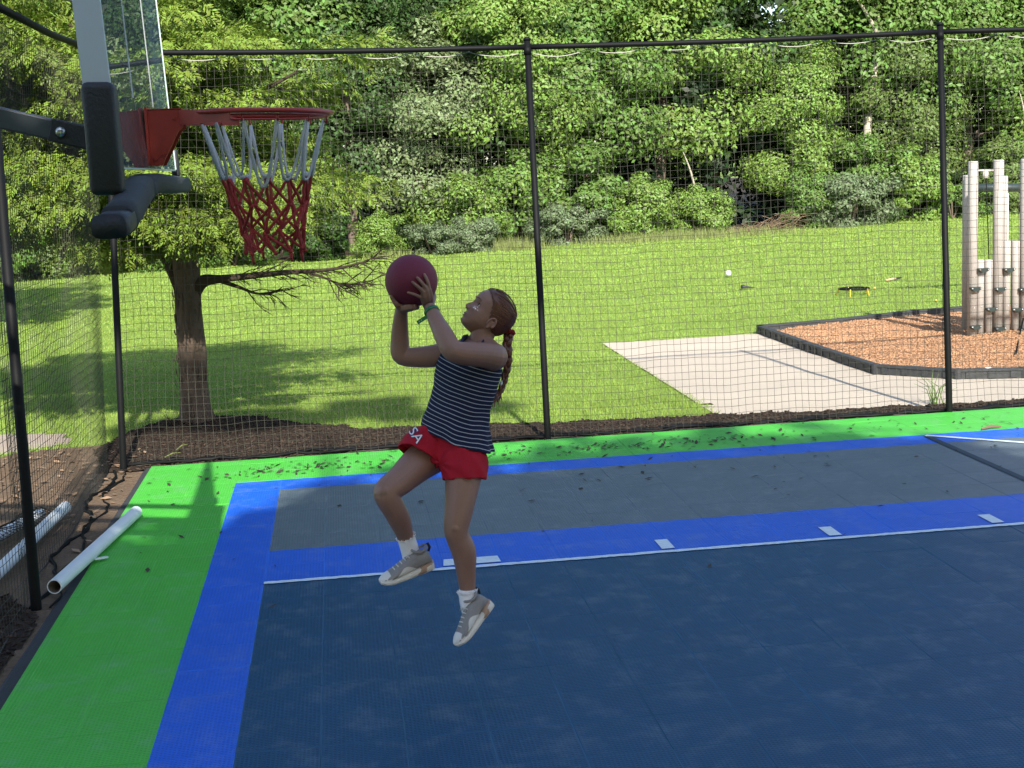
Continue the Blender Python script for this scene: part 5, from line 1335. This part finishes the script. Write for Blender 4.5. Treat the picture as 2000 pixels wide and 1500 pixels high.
def shoe(heel,toe,upv,side,label):
    X=(toe-heel); L=X.length; X.normalize(); Z=(upv-X*upv.dot(X)).normalized(); Y=Z.cross(X)
    def w(x,y,z): return heel+X*(x*L)+Y*y+Z*z
    # stations along the foot: x, half width, top height, sole top
    stn=[(.00,.014,.050,.034),(.03,.026,.078,.034),(.10,.033,.093,.033),(.20,.035,.094,.032),(.32,.035,.092,.030),(.44,.037,.082,.028),(.58,.041,.066,.026),(.72,.043,.052,.024),(.84,.039,.041,.023),(.93,.028,.033,.023),(.985,.012,.026,.023)]
    up_=MB(); rings=[]
    for i in range(37):
        t=i/36; q=[cat_([s[j] for s in stn],t) for j in range(4)]; ring=[]
        for k in range(28):
            a=2*PI*k/28; ca,sa=math.cos(a),math.sin(a); h=q[2]-q[3]+.006
            yy=q[1]*math.copysign(abs(ca)**.75,ca)*(1-.35*max(0,sa)**1.5*(1 if q[0]<.5 else .8)); zz=q[3]-.006+h*(.5+.5*math.copysign(abs(sa)**.8,sa)); ring.append(w(q[0],yy,zz))
        rings.append(ring)
    up_.loft(rings); o=up_.build('shoe',M['shoe'],girl,True,label=label)
    sl_=MB(); rings=[]
    for i in range(37):
        t=i/36; q=[cat_([s[j] for s in stn],t) for j in range(4)]; hw=q[1]+.006; lift=.012*max(0,(q[0]-.75)/.25)**2; ring=[]
        for k in range(20):
            a=2*PI*k/20; ca,sa=math.cos(a),math.sin(a); ring.append(w(q[0]+(.02*(q[0]-.5)),hw*math.copysign(abs(ca)**.5,ca),lift+(q[3]-lift)*(.5+.5*math.copysign(abs(sa)**.45,sa))))
        rings.append(ring)
    sl_.loft(rings); sl_.build('sole',M['sole'],o,True)
    hb_=MB(); rings=[]
    for x,hw,z0,z1 in ((-.02,.018,.006,.036),(.04,.034,.001,.040),(.18,.042,.0,.038),(.34,.041,.0,.024)):
        rings.append([w(x,hw*math.copysign(abs(math.cos(2*PI*k/16))**.5,math.cos(2*PI*k/16)),z0+(z1-z0)*(.5+.5*math.copysign(abs(math.sin(2*PI*k/16))**.5,math.sin(2*PI*k/16)))) for k in range(16)])
    hb_.loft(rings); hb_.build('heel_cushion',M['soled'],o,True)
    # pale overlays on both flanks and the toe
    for s in(1,-1):
        ov=MB(); n=9; rows=[]
        for j in range(4):
            row=[]
            for k in range(n):
                x=.30+.40*k/(n-1); lowz=.026; hi=.030+.028*math.sin(PI*k/(n-1))**1.2; z=lowz+(hi-lowz)*j/3; q=[np.interp(x,[s_[0] for s_ in stn],[s_[c] for s_ in stn]) for c in range(4)]; h=q[2]-q[3]+.006; sa2=((z-q[3]+.006)/h-.5)*2; sa2=math.copysign(abs(sa2)**(1/.8),sa2); ca2=math.sqrt(max(0,1-sa2*sa2)); yy=q[1]*ca2**.75*(1-.35*max(0,sa2)**1.5*.9); row.append(w(x,s*(yy+.0022),z))
            rows.append(row)
        for r in rows: ov.v+=[tuple(p) for p in r]
        for j in range(3):
            for k in range(n-1): ov.f.append((j*n+k,j*n+k+1,(j+1)*n+k+1,(j+1)*n+k))
        ov.build('side_overlay',M['shoew'],o,True)
    tc=MB(); rings=[]
    for x,hw,z in ((.80,.0415,.042),(.88,.0365,.037),(.95,.025,.030),(1.0,.010,.024)):
        rings.append([w(x,(hw+.001)*math.cos(PI*k/14),.018+(z-.012)*max(0,math.sin(PI*k/14))**.8) for k in range(15)])
    for r in rings: tc.v+=[tuple(p) for p in r]
    for j in range(3):
        for k in range(14): tc.f.append((j*15+k,j*15+k+1,(j+1)*15+k+1,(j+1)*15+k))
    tc.build('toe_cap',M['shoew'],o,True)
    for j in range(5):
        x=.40+.075*j; z=np.interp(x,[s_[0] for s_ in stn],[s_[2] for s_ in stn]); lc=MB(); lc.tube([w(x-.01,-.020,z-.010),w(x,-.010,z+.0015),w(x+.008,.0,z+.003),w(x,.010,z+.0015),w(x-.01,.020,z-.010)],[.0026]*5,7); lc.build('lace',M['shoew'],o,True)
    lc=MB()
    for s in(1,-1): lc.tube([w(.40,0,.089),w(.42,.018*s,.096),w(.46,.026*s,.088),w(.43,.012*s,.087)],[.0022]*4,6)
    lc.build('lace_bow',M['shoew'],o,True)
    tg=MB(); tg.tube([w(.02,0,.076),w(-.02,0,.092),w(.0,0,.112),w(.05,0,.108)],[.005,.006,.006,.005],8,flat=.5); tg.build('heel_loop',M['pad'],o,True)
    cl=MB(); cl.tube([w(.18+.135*math.cos(2*PI*k/28),.027*math.sin(2*PI*k/28),.094+.012*(abs(math.cos(2*PI*k/28))**2)*(1)) for k in range(28)],.0055,8,closed=True); cl.build('collar',M['shoe'],o,True)
shoe(Pt(846,1108,.03),Pt(743,1144,-.04),(UP*.9+RT*.30-FW*.10),1,'right shoe, lifted clear of the court')
shoe(Pt(962,1182,-.035),Pt(895,1266,-.115),(UP*.62-RT*.75-FW*.35),-1,'left shoe, toe pointing down at the court')
# ---- wristband
wa=LW.lerp(Pt(855,632,-.13),.18); dw=(LW-Pt(855,632,-.13)).normalized(); u=RT-dw*RT.dot(dw); u.normalize(); v=dw.cross(u); n=40
b=MB(); b.loft([[wa+(u*math.cos(2*PI*k/n)+v*math.sin(2*PI*k/n))*r+dw*z for k in range(n)] for r,z in ((.0290,-.008),(.0315,-.0075),(.0315,.0075),(.0290,.008),(.0285,0),(.0290,-.008))],caps=False); wb=b.build('wristband',M['band'],girl,True)
b=MB(); p0=Pt(836,617,-.115); p1=Pt(815,630.5,-.11); d=(p1-p0); mxx_=Matrix((d.normalized(),(d.normalized().cross(FW)).normalized(),FW)).transposed(); b.box((p0+p1)/2,(d.length/2,.0075,.0012),mxx_); b.build('band_tail',M['band'],wb)
for t in(.62,.82):
    b=MB(); q=p0.lerp(p1,t)-FW*.002; b.tube([q,q-FW*.0008],[.0016,.0016],8); b.build('snap',M['letter'],wb)
